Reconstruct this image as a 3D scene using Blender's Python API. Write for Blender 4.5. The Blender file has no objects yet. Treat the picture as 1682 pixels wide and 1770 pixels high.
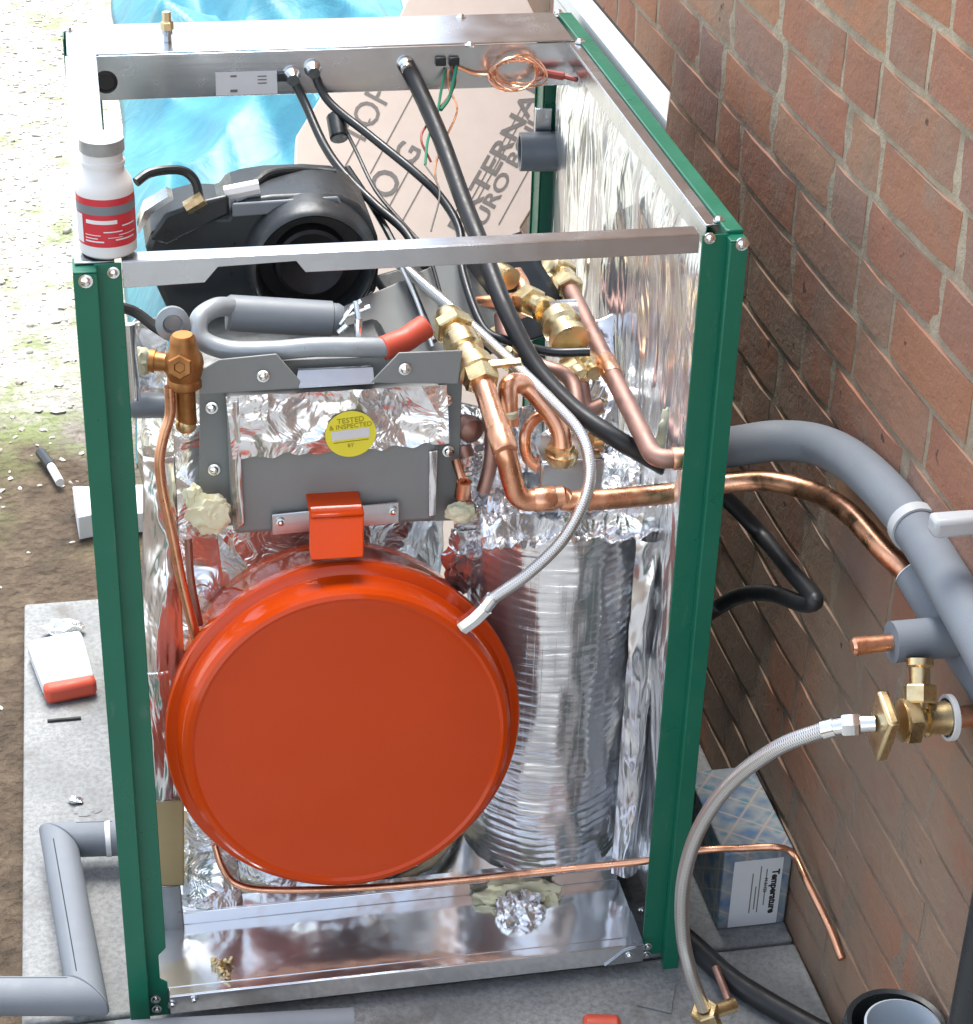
import bpy, bmesh, math, random
import numpy as np
from mathutils import Vector, Matrix, Euler, noise

random.seed(7)
rng = np.random.default_rng(7)
R = math.radians
scn = bpy.context.scene
COL = scn.collection

# ---------------------------------------------------------------- camera
cam_d = bpy.data.cameras.new('camera')
cam = bpy.data.objects.new('camera', cam_d)
COL.objects.link(cam)
cam.location = (0.0223, -1.6465, 1.5588)
cam.rotation_euler = (1.0536, -0.0278, -0.1901)
cam_d.sensor_fit = 'AUTO'
cam_d.sensor_width = 36.0
cam_d.lens = 36.0 * 3535.9 / 1770.0
cam_d.clip_start = 0.02
cam_d.clip_end = 400
scn.camera = cam

# ---------------------------------------------------------------- light
SUN_EL, SUN_AZ = 69, 80      # sun stands behind the boiler, to the left
world = bpy.data.worlds.new('World')
scn.world = world
world.use_nodes = True
wn = world.node_tree
for n in list(wn.nodes): wn.nodes.remove(n)
sky = wn.nodes.new('ShaderNodeTexSky')
sky.sky_type = 'NISHITA'
sky.sun_disc = False
sky.sun_elevation = R(SUN_EL)
sky.air_density = 1.0
sky.dust_density = 1.0
sky.ozone_density = 1.0
bg = wn.nodes.new('ShaderNodeBackground')
bg.inputs['Strength'].default_value = 0.15
wo = wn.nodes.new('ShaderNodeOutputWorld')
hs_ = wn.nodes.new('ShaderNodeHueSaturation')      # thin overcast: paler than a clear blue sky
hs_.inputs['Saturation'].default_value = 0.5
wn.links.new(sky.outputs[0], hs_.inputs['Color'])
wn.links.new(hs_.outputs[0], bg.inputs[0])
wn.links.new(bg.outputs[0], wo.inputs[0])
sun_d = bpy.data.lights.new('sun', 'SUN')
sun_d.energy = 3.2
sun_d.angle = R(36)
sun_d.color = (1.0, 0.97, 0.92)
sun = bpy.data.objects.new('sun', sun_d)
COL.objects.link(sun)
az = R(SUN_AZ)
sd = Vector((math.cos(az) * math.cos(R(SUN_EL)), math.sin(az) * math.cos(R(SUN_EL)), math.sin(R(SUN_EL))))
sun.rotation_euler = sd.to_track_quat('Z', 'Y').to_euler()
sky.sun_rotation = math.atan2(sd.x, sd.y)
scn.view_settings.view_transform = 'Standard'
scn.view_settings.look = 'None'
scn.view_settings.gamma = 1.0
scn.view_settings.exposure = 1.42
scn.cycles.max_bounces = 8
scn.cycles.caustics_reflective = False
scn.cycles.caustics_refractive = False

# ---------------------------------------------------------------- helpers
CM = Euler(cam.rotation_euler, 'XYZ').to_matrix()
CL = Vector(cam.location)


def P(u, v, **k):
    """a point of the photo brought to a known plane of the place"""
    ax, val = next(iter(k.items()))
    d = CM @ Vector(((u - 841) / 3535.9, -(v - 885) / 3535.9, -1.0))
    i = 'xyz'.index(ax)
    return CL + d * ((val - CL[i]) / d[i])


def path(lst):
    return [P(u, v, y=y) for u, v, y in lst]


def tag(o, label=None, cat=None, group=None, kind=None):
    if label: o['label'] = label
    if cat: o['category'] = cat
    if group: o['group'] = group
    if kind: o['kind'] = kind
    return o


def empty(name, loc, label, cat, group=None):
    o = bpy.data.objects.new(name, None)
    o.empty_display_size = 0.05
    COL.objects.link(o)
    o.location = loc
    return tag(o, label, cat, group)


def catmull(pts, n=8):
    pts = [Vector(p) for p in pts]
    out = []
    for i in range(len(pts) - 1):
        p0 = pts[i - 1] if i else pts[0] * 2 - pts[1]
        p1, p2 = pts[i], pts[i + 1]
        p3 = pts[i + 2] if i + 2 < len(pts) else p2 * 2 - p1
        for k in range(n):
            t = k / n
            out.append(0.5 * ((2 * p1) + (p2 - p0) * t + (2 * p0 - 5 * p1 + 4 * p2 - p3) * t * t
                              + (3 * p1 - p0 - 3 * p2 + p3) * t ** 3))
    out.append(pts[-1])
    return out


def fillet(pts, r, n=7):
    pts = [Vector(p) for p in pts]
    out = [pts[0]]
    for i in range(1, len(pts) - 1):
        a, b, c = pts[i - 1], pts[i], pts[i + 1]
        d1 = (a - b); d2 = (c - b)
        l = min(r, d1.length * 0.48, d2.length * 0.48)
        s, e = b + d1.normalized() * l, b + d2.normalized() * l
        for k in range(n + 1):
            t = k / n
            out.append(s * (1 - t) ** 2 + b * 2 * t * (1 - t) + e * t * t)
    out.append(pts[-1])
    return out


class MB:
    def __init__(s):
        s.v = []; s.f = []; s.uv = {}

    def add(s, vs, fs):
        o = len(s.v)
        s.v += [tuple(v) for v in vs]
        s.f += [tuple(i + o for i in f) for f in fs]
        return s

    def box(s, lo, hi, m=None):
        x0, y0, z0 = lo; x1, y1, z1 = hi
        vs = [Vector(q) for q in ((x0, y0, z0), (x1, y0, z0), (x1, y1, z0), (x0, y1, z0),
                                  (x0, y0, z1), (x1, y0, z1), (x1, y1, z1), (x0, y1, z1))]
        if m: vs = [m @ q for q in vs]
        return s.add(vs, [(0, 3, 2, 1), (4, 5, 6, 7), (0, 1, 5, 4), (1, 2, 6, 5), (2, 3, 7, 6), (3, 0, 4, 7)])

    def prism(s, poly, ext):
        """poly: list of points, ext: extrusion vector"""
        n = len(poly); e = Vector(ext)
        vs = [Vector(p) for p in poly] + [Vector(p) + e for p in poly]
        fs = [tuple(range(n - 1, -1, -1)), tuple(range(n, 2 * n))]
        fs += [(i, (i + 1) % n, n + (i + 1) % n, n + i) for i in range(n)]
        return s.add(vs, fs)

    def tube(s, pts, r, seg=14, caps=True, rf=None):
        pts = [Vector(p) for p in pts]
        n = len(pts)
        t = [(pts[min(i + 1, n - 1)] - pts[max(i - 1, 0)]).normalized() for i in range(n)]
        up = Vector((0, 0, 1)) if abs(t[0].z) < 0.9 else Vector((1, 0, 0))
        nn = (up - t[0] * up.dot(t[0])).normalized()
        vs = []; uvs = []
        L = 0
        for i in range(n):
            if i:
                L += (pts[i] - pts[i - 1]).length
                nn = (nn - t[i] * nn.dot(t[i])).normalized()
            b = t[i].cross(nn)
            rr = rf(i / (n - 1)) * r if rf else r
            for k in range(seg):
                a = 2 * math.pi * k / seg
                vs.append(pts[i] + (nn * math.cos(a) + b * math.sin(a)) * rr)
            uvs.append(L)
        fs = []
        o = len(s.v); fo = len(s.f)
        for i in range(n - 1):
            for k in range(seg):
                k2 = (k + 1) % seg
                fs.append((i * seg + k, i * seg + k2, (i + 1) * seg + k2, (i + 1) * seg + k))
                s.uv[fo + len(fs) - 1] = [(k / seg, uvs[i]), ((k + 1) / seg, uvs[i]), ((k + 1) / seg, uvs[i + 1]), (k / seg, uvs[i + 1])]
        if caps:
            fs.append(tuple(range(seg - 1, -1, -1)))
            fs.append(tuple((n - 1) * seg + k for k in range(seg)))
        return s.add(vs, fs)

    def lathe(s, prof, origin, axis, seg=48, close=True, up=None):
        """prof: (s along axis, radius)"""
        a = Vector(axis).normalized(); o = Vector(origin)
        u = Vector(up) if up else (Vector((0, 0, 1)) if abs(a.z) < 0.9 else Vector((1, 0, 0)))
        n = (u - a * u.dot(a)).normalized(); b = a.cross(n)
        vs = []; fs = []
        for (h, r) in prof:
            for k in range(seg):
                t = 2 * math.pi * k / seg
                vs.append(o + a * h + (n * math.cos(t) + b * math.sin(t)) * max(r, 1e-5))
        for i in range(len(prof) - 1):
            for k in range(seg):
                k2 = (k + 1) % seg
                fs.append((i * seg + k, i * seg + k2, (i + 1) * seg + k2, (i + 1) * seg + k))
        if close:
            fs.append(tuple(range(seg - 1, -1, -1)))
            fs.append(tuple((len(prof) - 1) * seg + k for k in range(seg)))
        return s.add(vs, fs)

    def sheet(s, nx, ny, fn):
        vs = [fn(i / nx, j / ny) for j in range(ny + 1) for i in range(nx + 1)]
        fs = [(j * (nx + 1) + i, j * (nx + 1) + i + 1, (j + 1) * (nx + 1) + i + 1, (j + 1) * (nx + 1) + i)
              for j in range(ny) for i in range(nx)]
        return s.add(vs, fs)

    def blob(s, c, r, sub=3, amp=0.25, freq=2.0, seed=0, scale=(1, 1, 1)):
        bm = bmesh.new()
        bmesh.ops.create_icosphere(bm, subdivisions=sub, radius=1)
        vs = []
        for v in bm.verts:
            d = v.co.normalized()
            k = 1 + amp * noise.noise(d * freq + Vector((seed * 7.3, seed, 0))) + amp * .5 * noise.noise(d * freq * 2.7 + Vector((0, seed * 3.1, 0)))
            vs.append(Vector(c) + Vector((d.x * scale[0], d.y * scale[1], d.z * scale[2])) * r * k)
        fs = [tuple(v.index for v in f.verts) for f in bm.faces]
        bm.free()
        return s.add(vs, fs)

    def hexnut(s, c, axis, r, h):
        return s.lathe([(-h / 2, r * .9), (-h / 2 + .1 * h, r), (h / 2 - .1 * h, r), (h / 2, r * .9)], c, axis, seg=6)

    def build(s, name, m, parent=None, smooth=True, bevel=0, angle=35, solid=0, sub=0):
        me = bpy.data.meshes.new(name)
        me.from_pydata(s.v, [], s.f)
        if s.uv:
            ul = me.uv_layers.new(name='UVMap')
            for pi, p in enumerate(me.polygons):
                if pi in s.uv:
                    for li, uv in zip(p.loop_indices, s.uv[pi]):
                        ul.data[li].uv = uv
        bm = bmesh.new(); bm.from_mesh(me)
        bmesh.ops.recalc_face_normals(bm, faces=bm.faces)
        bm.to_mesh(me); bm.free()
        me.materials.append(m)
        if smooth:
            me.polygons.foreach_set('use_smooth', [True] * len(me.polygons))
            me.set_sharp_from_angle(angle=R(angle))
        o = bpy.data.objects.new(name, me)
        COL.objects.link(o)
        if parent is not None:
            w = Vector((0, 0, 0)); q = parent
            while q is not None:
                w += Vector(q.location); q = q.parent
            o.parent = parent
            # meshes are written in world coordinates: undo the parent's own offset
            o.location = -w
        if solid:
            md = o.modifiers.new('solid', 'SOLIDIFY'); md.thickness = solid; md.offset = 0
        if sub:
            md = o.modifiers.new('sub', 'SUBSURF'); md.levels = sub; md.render_levels = sub
        if bevel:
            md = o.modifiers.new('bevel', 'BEVEL'); md.width = bevel; md.segments = 2
            md.limit_method = 'ANGLE'; md.angle_limit = R(40)
        return o


# ---------------------------------------------------------------- materials
class NT:
    def __init__(s, name):
        s.m = bpy.data.materials.new(name); s.m.use_nodes = True
        s.t = s.m.node_tree
        s.b = s.t.nodes['Principled BSDF']
        s.tc = s.t.nodes.new('ShaderNodeTexCoord')
        s.co = s.tc.outputs['Object']

    def n(s, typ, **k):
        x = s.t.nodes.new(typ)
        for a, b in k.items(): setattr(x, a, b)
        return x

    def l(s, a, b): s.t.links.new(a, b)

    def map(s, scale=(1, 1, 1), rot=(0, 0, 0), src=None):
        mp = s.n('ShaderNodeMapping')
        mp.inputs['Scale'].default_value = scale
        mp.inputs['Rotation'].default_value = rot
        s.l(src or s.co, mp.inputs[0]); return mp.outputs[0]

    def noise(s, sc, det=4, rough=.55, co=None, dist=0):
        x = s.n('ShaderNodeTexNoise')
        x.inputs['Scale'].default_value = sc; x.inputs['Detail'].default_value = det
        x.inputs['Roughness'].default_value = rough; x.inputs['Distortion'].default_value = dist
        s.l(co or s.co, x.inputs['Vector']); return x.outputs['Fac']

    def voro(s, sc, co=None, feature='F1', out='Distance'):
        x = s.n('ShaderNodeTexVoronoi'); x.feature = feature
        x.inputs['Scale'].default_value = sc
        s.l(co or s.co, x.inputs['Vector']); return x.outputs[out]

    def ramp(s, src, stops):
        x = s.n('ShaderNodeValToRGB'); e = x.color_ramp.elements
        while len(e) > 1: e.remove(e[-1])
        e[0].position = stops[0][0]; c = stops[0][1]
        e[0].color = (*c, 1) if len(c) == 3 else c
        for p, c in stops[1:]:
            q = e.new(p); q.color = (*c, 1)
        s.l(src, x.inputs[0]); return x.outputs[0]

    def g(s, src, lo, hi, a=0.0, b=1.0):
        x = s.n('ShaderNodeMapRange')
        for i, v in enumerate((lo, hi, a, b)): x.inputs[i + 1].default_value = v
        s.l(src, x.inputs[0]); return x.outputs[0]

    def mix(s, f, a, b, mode='MIX'):
        x = s.n('ShaderNodeMix'); x.data_type = 'RGBA'; x.blend_type = mode
        for sock, v in ((x.inputs['Factor'], f), (x.inputs[6], a), (x.inputs[7], b)):
            if isinstance(v, (int, float)): sock.default_value = v
            elif isinstance(v, tuple): sock.default_value = (*v, 1)
            else: s.l(v, sock)
        return x.outputs[2]

    def math(s, op, a, b=0.0):
        x = s.n('ShaderNodeMath'); x.operation = op
        for sock, v in zip(x.inputs, (a, b)):
            if isinstance(v, (int, float)): sock.default_value = v
            else: s.l(v, sock)
        return x.outputs[0]

    def bump(s, src, strength=.3, dist=.002, prev=None):
        x = s.n('ShaderNodeBump')
        x.inputs['Strength'].default_value = strength; x.inputs['Distance'].default_value = dist
        s.l(src, x.inputs['Height'])
        if prev is not None: s.l(prev, x.inputs['Normal'])
        return x.outputs[0]

    def out(s, color=None, rough=None, metal=None, normal=None, **k):
        for nm, v in (('Base Color', color), ('Roughness', rough), ('Metallic', metal), ('Normal', normal), *k.items()):
            if v is None: continue
            if isinstance(v, (int, float)): s.b.inputs[nm].default_value = v
            elif isinstance(v, tuple): s.b.inputs[nm].default_value = (*v, 1)
            else: s.l(v, s.b.inputs[nm])
        return s.m


def plain(name, c, rough=.5, metal=0.0, var=.12, sc=40, bump=0.0, bsc=200, rvar=.1, **k):
    t = NT(name)
    f = t.noise(sc, 4)
    col = t.mix(f, tuple(x * (1 - var) for x in c), tuple(min(1, x * (1 + var)) for x in c))
    rg = t.g(t.noise(sc * 1.7, 5), .3, .7, max(0, rough - rvar), min(1, rough + rvar))
    nr = t.bump(t.noise(bsc, 3), bump, .001) if bump else None
    return t.out(col, rg, metal, nr, **k)


def foil(name, kind):
    t = NT(name)
    met = .84
    if kind == 'panel':      # pulled sheet with long upright creases
        a = t.noise(11, 3, .5, t.map((1, 1, .25)), 1.0)
        b = t.noise(34, 3, .5, t.map((1, 1, .25)), .6)
        c = t.voro(6, t.map((1, 1, .45)))
        nr = t.bump(a, 1, .050)
        nr = t.bump(b, .6, .010, nr)
        nr = t.bump(c, .6, .04, nr)
        rg = .24
    elif kind == 'crumple':
        a = t.voro(15, feature='F1')
        b = t.noise(26, 3, .5, None, 1.0)
        nr = t.bump(a, .9, .022)
        nr = t.bump(b, .7, .012, nr)
        rg = .22
    elif kind == 'wrap':     # tight foil round a cylinder: level ridges and a scrim grid
        a = t.noise(22, 4, .55, t.map((.2, .2, 2.6)), .3)
        b = t.noise(9, 2, .5)
        sp = t.n('ShaderNodeSeparateXYZ'); t.l(t.co, sp.inputs[0])
        gz = t.math('ABSOLUTE', t.math('SINE', t.math('MULTIPLY', sp.outputs[2], 500)))
        gx = t.math('ABSOLUTE', t.math('SINE', t.math('MULTIPLY', sp.outputs[0], 420)))
        nr = t.bump(a, .6, .004)
        nr = t.bump(b, .6, .02, nr)
        nr = t.bump(t.g(t.math('MINIMUM', gz, gx), 0, .25), .14, .0006, nr)
        rg = .22
    else:                    # smooth galvanised sheet
        a = t.noise(9, 3)
        nr = t.bump(a, .3, .010)
        rg = .15; met = .9
    f = t.noise(8, 4)
    col = t.mix(f, (.84, .86, .88), (.94, .95, .96))
    return t.out(col, rg, met, nr)


def steel(name, c=(.60, .63, .66), rough=.24):
    t = NT(name)
    sp = t.voro(70, None, 'F1', 'Color')
    f = t.noise(14, 5)
    col = t.mix(f, tuple(x * .93 for x in c), tuple(min(1, x * 1.05) for x in c))
    sx = t.n('ShaderNodeSeparateXYZ'); t.l(sp, sx.inputs[0])
    col = t.mix(t.g(sx.outputs[0], 0, 1, 0, .22), col, tuple(x * .72 for x in c))
    rg = t.g(t.noise(25, 5), .3, .7, rough - .04, rough + .05)
    return t.out(col, rg, 1.0, t.bump(t.noise(220, 2, .5, t.map((.05, 1, 1))), .05, .001))


def copper(name, base=(.86, .45, .28), dark=(.38, .17, .09), rough=.3, lim=(.50, .78)):
    t = NT(name)
    f = t.g(t.noise(26, 6, .65), *lim)
    col = t.mix(f, base, dark)
    rg = t.g(t.noise(60, 4), .3, .7, rough - .1, rough + .14)
    return t.out(col, rg, 1.0, t.bump(t.noise(150, 3), .08, .001))


M = {}
t = NT('green enamel')
col = t.mix(t.noise(10, 5), (.005, .128, .072), (.010, .172, .10))
dust = t.g(t.noise(70, 6, .7, t.map((1, 1, .3))), .60, .74, 0, .30)
col = t.mix(dust, col, (.20, .24, .20))
M['green'] = t.out(col, t.g(t.noise(24, 5), .3, .7, .24, .46), 0.0, t.bump(t.noise(16, 3, .5, t.map((1, 1, .35))), .22, .006))
M['steel'] = steel('galvanised steel')
M['tray'] = foil('bright tray sheet', 'smooth')
M['plate'] = plain('grey painted plate', (.27, .285, .28), .42, .0, var=.1, sc=20, bump=.03)
M['red'] = plain('orange red enamel', (.62, .060, .004), .10, var=.08, sc=7, bump=.22, bsc=5, rvar=.04, **{'Specular IOR Level': .33})
M['foil_panel'] = foil('creased foil', 'panel')
M['foil_crumple'] = foil('crumpled foil', 'crumple')
M['foil_wrap'] = foil('wrapped foil', 'wrap')
M['copper'] = copper('copper')
M['copper_dull'] = copper('dull copper', (.43, .265, .22), (.30, .17, .14), .52)
M['bronze'] = copper('bronze fitting', (.42, .20, .075), (.22, .095, .03), .48)
M['brass'] = copper('brass', (.76, .60, .34), (.36, .23, .09), .30, (.48, .8))
M['black'] = plain('black plastic', (.018, .022, .025), .33, var=.2, bump=.05)
M['cast'] = plain('black cast housing', (.030, .036, .040), .36, .15, var=.2, bump=.08, bsc=260)
M['rubber'] = plain('black rubber', (.016, .017, .019), .45, var=.25, bump=.06)
M['lag'] = plain('grey foam lagging', (.20, .222, .25), .72, var=.10, sc=25, bump=.18, bsc=420)
M['grey_plastic'] = plain('grey plastic', (.20, .225, .25), .42, var=.08)
M['hose_grey'] = plain('grey hose', (.36, .40, .43), .35, .25, var=.1)
M['clip'] = plain('pale clip', (.50, .52, .53), .45)
M['white'] = plain('white plastic', (.78, .79, .78), .4, var=.04)
M['cap'] = plain('clear grey cap', (.33, .34, .33), .25, var=.3, sc=60)
M['foam'] = plain('cream foam', (.95, .89, .62), .85, var=.08, sc=60, bump=.4, bsc=110)
M['tan'] = plain('tan board', (.50, .40, .22), .8, var=.12, sc=30, bump=.3)
M['yellow'] = plain('yellow label', (.95, .86, .06), .5, var=.03)
M['ink'] = plain('ink', (.02, .02, .018), .6, var=.1)
M['ink_olive'] = plain('olive ink', (.42, .34, .02), .6, var=.1)
M['ink_grey'] = plain('faded print', (.20, .185, .17), .7, var=.3, sc=120)
M['paper'] = plain('paper', (.80, .82, .83), .6, var=.05)
M['red_label'] = plain('red label', (.62, .035, .05), .45, var=.15, sc=50)
M['sleeve'] = plain('red sleeve', (.60, .085, .045), .5, var=.08)
M['chrome'] = plain('bright screw', (.86, .88, .88), .15, 1.0, var=.03)
M['inside'] = plain('dark inside', (.012, .013, .014), .6)
M['wire_green'] = plain('green wire', (.02, .22, .12), .5)
M['wire_red'] = plain('red wire', (.35, .06, .04), .5)
M['bucket_grey'] = plain('pale tub', (.42, .47, .52), .4, var=.06)
M['water'] = plain('tub water', (.10, .13, .16), .08, var=.1)

# braided steel hose (uses the tube's own UV)
t = NT('steel braid')
uv = t.tc.outputs['UV']
sep = t.n('ShaderNodeSeparateXYZ'); t.l(uv, sep.inputs[0])
ua = t.math('MULTIPLY', sep.outputs[0], 2 * math.pi * 6)
va = t.math('MULTIPLY', sep.outputs[1], 2600)
w1 = t.math('SINE', t.math('ADD', ua, va)); w2 = t.math('SINE', t.math('SUBTRACT', ua, va))
br = t.math('MAXIMUM', w1, w2)
col = t.mix(t.g(br, 0, 1), (.52, .53, .53), (.90, .91, .90))
M['braid'] = t.out(col, .3, 1.0, t.bump(br, .35, .0008))

# ground: mud near the slab, pale shingle further off; light falloff also put into the tones
t = NT('earth')
near = t.n('ShaderNodeSeparateXYZ'); t.l(t.co, near.inputs[0])
yy = t.math('ADD', near.outputs[1], t.g(t.noise(2.2, 3), 0, 1, -.9, .9))
mud = t.ramp(t.noise(20, 7, .7), [(.25, (.05, .035, .021)), (.5, (.115, .080, .05)), (.72, (.21, .155, .10))])
pv = t.n('ShaderNodeSeparateXYZ'); t.l(t.voro(60, None, 'F1', 'Color'), pv.inputs[0]); peb = t.ramp(pv.outputs[0], [(0, (.25, .24, .22)), (1, (.8, .78, .74))])
shingle = t.mix(.5, t.ramp(t.noise(70, 6, .7), [(.3, (.40, .38, .34)), (.5, (.66, .64, .59)), (.7, (.84, .83, .79))]), peb, 'SOFT_LIGHT')
far = t.math('MAXIMUM', t.g(yy, 1.2, 1.9), t.g(yy, -4.4, -5.0))
col = t.mix(far, mud, shingle)
moss = t.math('MULTIPLY', t.g(t.noise(9, 7, .7), .46, .62), t.g(yy, 1.0, 1.4))
col = t.mix(t.math('MULTIPLY', moss, .8), col, (.23, .29, .09))
nr = t.bump(t.noise(45, 7, .7), .9, .02)
nr = t.bump(t.voro(65), .6, .01, nr)
M['earth'] = t.out(col, .9, 0.0, nr)
t = NT('pebbles')
ri = t.n('ShaderNodeNewGeometry').outputs['Random Per Island']
col = t.ramp(ri, [(0, (.26, .22, .18)), (.2, (.46, .42, .36)), (.5, (.66, .63, .58)), (.75, (.78, .76, .72)), (1, (.42, .39, .35))])
col = t.mix(t.g(t.noise(90, 4), .3, .7, 0, .5), col, (.5, .45, .38))
M['pebbles'] = t.out(col, .8, 0.0, t.bump(t.noise(200, 4), .4, .003))

# concrete
t = NT('concrete')
a = t.noise(7, 6, .62); b = t.noise(60, 5, .7); c = t.voro(160)
col = t.ramp(a, [(.28, (.20, .207, .208)), (.5, (.29, .30, .30)), (.7, (.38, .385, .38))])
col = t.mix(t.g(t.noise(150, 4, .7), .42, .62, 0, .65), col, (.17, .172, .17))
st = t.math('MULTIPLY', t.g(t.noise(11, 4, .6), .58, .66), .6)
col = t.mix(st, col, (.15, .135, .12))
nr = t.bump(b, .35, .006); nr = t.bump(c, .2, .002, nr)
M['concrete'] = t.out(col, .85, 0.0, nr)

# brick: one random colour to each brick (island), mortar smears over it
t = NT('brick')
ri = t.n('ShaderNodeNewGeometry').outputs['Random Per Island']
col = t.ramp(ri, [(0, (.40, .195, .125)), (.16, (.34, .18, .125)), (.30, (.46, .235, .13)), (.44, (.31, .205, .15)),
                  (.56, (.42, .185, .12)), (.68, (.36, .235, .16)), (.80, (.29, .205, .18)), (.90, (.46, .27, .15)), (1, (.35, .26, .20))])
fl = t.noise(13, 6, .62)
col = t.mix(t.g(fl, .35, .65, 0, .42), col, (.44, .205, .115))
col = t.mix(t.g(t.noise(9, 5, .6, t.map((1, 1, 1.4))), .5, .72, 0, .45), col, (.25, .195, .165))
zz = t.n('ShaderNodeSeparateXYZ'); t.l(t.co, zz.inputs[0])
low = t.g(zz.outputs[2], .80, .28)
sm = t.g(t.math('ADD', t.noise(8.5, 6, .6), t.math('MULTIPLY', low, .26)), .54, .70, 0, .85)
col = t.mix(sm, col, (.33, .255, .19))
hot = t.math('MULTIPLY', t.g(t.noise(3.2, 2), .55, .66), .42)
col = t.mix(t.math('MULTIPLY', hot, low), col, (.50, .17, .08))
specks = t.g(t.noise(30, 3), .70, .73, 0, .8)
col = t.mix(specks, col, (.05, .04, .035))
nr = t.bump(t.noise(38, 7, .68), .55, .008); nr = t.bump(t.noise(260, 3), .2, .002, nr)
col = t.mix(1.0, col, (.88, .815, .78), 'MULTIPLY')
M['brick'] = t.out(col, .9, 0.0, nr)
t = NT('mortar')
col = t.ramp(t.noise(22, 6, .65), [(.3, (.30, .25, .18)), (.55, (.46, .39, .28)), (.75, (.56, .49, .37))])
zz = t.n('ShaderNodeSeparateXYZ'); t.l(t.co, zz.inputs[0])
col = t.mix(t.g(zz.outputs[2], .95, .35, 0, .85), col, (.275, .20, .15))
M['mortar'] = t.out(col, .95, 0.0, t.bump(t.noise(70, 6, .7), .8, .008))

# tarpaulin
t = NT('blue tarpaulin')
col = t.ramp(t.noise(7, 4), [(.3, (.025, .17, .25)), (.55, (.045, .24, .31)), (.75, (.08, .33, .38))])
nr = t.bump(t.noise(12, 4, .5, None, .8), .25, .02)
M['tarp'] = t.out(col, .46, 0.0, nr)
# cardboard
t = NT('cardboard')
col = t.mix(t.noise(30, 4), (.66, .55, .47), (.76, .66, .58))
M['card'] = t.out(col, .8, 0.0, t.bump(t.noise(6, 3), .1, .01))
# blue criss-cross carton
t = NT('printed carton')
mp = t.map((1, 1, 1), (0, 0, R(38)))
sx = t.n('ShaderNodeSeparateXYZ'); t.l(mp, sx.inputs[0])
fx = t.math('ABSOLUTE', t.math('SINE', t.math('MULTIPLY', sx.outputs[0], 105)))
fy = t.math('ABSOLUTE', t.math('SINE', t.math('MULTIPLY', t.math('ADD', sx.outputs[1], sx.outputs[2]), 105)))
ln = t.g(t.math('MINIMUM', fx, fy), .22, .05)
bc = t.ramp(t.noise(38, 2, .4), [(.34, (.10, .19, .33)), (.46, (.22, .27, .32)), (.56, (.31, .34, .36)), (.68, (.08, .23, .31))])
M['carton'] = t.out(t.mix(t.math('MULTIPLY', ln, .75), bc, (.50, .39, .32)), .75, 0.0)


def text_mesh(body, size, mtx, m, name, parent=None, ext=.0002, bold=0.0):
    cu = bpy.data.curves.new('lettering', 'FONT')
    cu.body = body; cu.size = size; cu.extrude = ext; cu.offset = bold; cu.align_x = 'CENTER'; cu.align_y = 'CENTER'
    cu.resolution_u = 3
    tmp = bpy.data.objects.new('lettering', cu)
    COL.objects.link(tmp)
    dg = bpy.context.evaluated_depsgraph_get(); dg.update()
    me = bpy.data.meshes.new_from_object(tmp.evaluated_get(dg))
    bpy.data.objects.remove(tmp)
    me.transform(mtx)
    me.materials.clear(); me.materials.append(m)
    o = bpy.data.objects.new(name, me)
    COL.objects.link(o)
    if parent is not None:
        w = Vector((0, 0, 0)); q = parent
        while q is not None:
            w += Vector(q.location); q = q.parent
        o.parent = parent; o.location = -w
    return o


def frame(o, x, z):
    """matrix with columns x (text direction), y = z cross x, z (facing)"""
    x = Vector(x).normalized(); z = Vector(z).normalized(); y = z.cross(x).normalized(); x = y.cross(z)
    m = Matrix((x, y, z)).transposed().to_4x4(); m.translation = Vector(o); return m


# ================================================================ SETTING
ground = MB().sheet(2, 2, lambda u, v: Vector((-150 + 300 * u, -150 + 300 * v, -.035))).build('ground', M['earth'], smooth=False)
tag(ground, 'brown mud turning to pale shingle with moss', 'ground', kind='structure')

slab = MB()
slab.box((-.112, -4.5, -.05), (.743, .02, 0)); slab.box((-.114, .025, -.05), (.743, .872, .0))  # front slab lengthened out of view to give neutral grey reflections
slab = slab.build('paving', M['concrete'], bevel=.004)
tag(slab, 'grey concrete base slabs under the boiler', 'paving', kind='structure')

# shingle lying on the ground
bm = bmesh.new(); bmesh.ops.create_icosphere(bm, subdivisions=1, radius=1)
iv = np.array([v.co[:] for v in bm.verts]); ifc = np.array([[v.index for v in f.verts] for f in bm.faces]); bm.free()
V = []; F = []; n0 = 0
for i in range(15000):
    y = .2 + 4.2 * random.random() ** 1.0
    x = random.uniform(-.95 - .12 * y, .05) if y > .9 else random.uniform(-.8, -.13)
    dens = min(1, max(.03, (y - 1.15) / 1.1 + .25 * noise.noise(Vector((x * 3, y * 3, 0)))))
    if random.random() > dens: continue
    s = random.uniform(.0018, .0052) * (1 + .8 * (random.random() < .10))
    q = iv * (s * np.array([random.uniform(.8, 1.5), random.uniform(.7, 1.2), random.uniform(.4, .8)]))
    q = q * (1 + .22 * rng.standard_normal((len(iv), 1)))
    a = random.uniform(0, 6.28); ca, sa = math.cos(a), math.sin(a)
    q = q @ np.array([[ca, -sa, 0], [sa, ca, 0], [0, 0, 1]])
    V.append(q + np.array([x, y, -.035 + s * .25])); F.append(ifc + n0); n0 += len(iv)
g = MB(); g.v = [tuple(r) for r in np.concatenate(V)]; g.f = [tuple(int(k) for k in r) for r in np.concatenate(F)]
gravel = g.build('gravel', M['pebbles'], angle=60)
tag(gravel, 'pale loose shingle scattered beyond the mud', 'gravel', kind='stuff')

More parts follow.
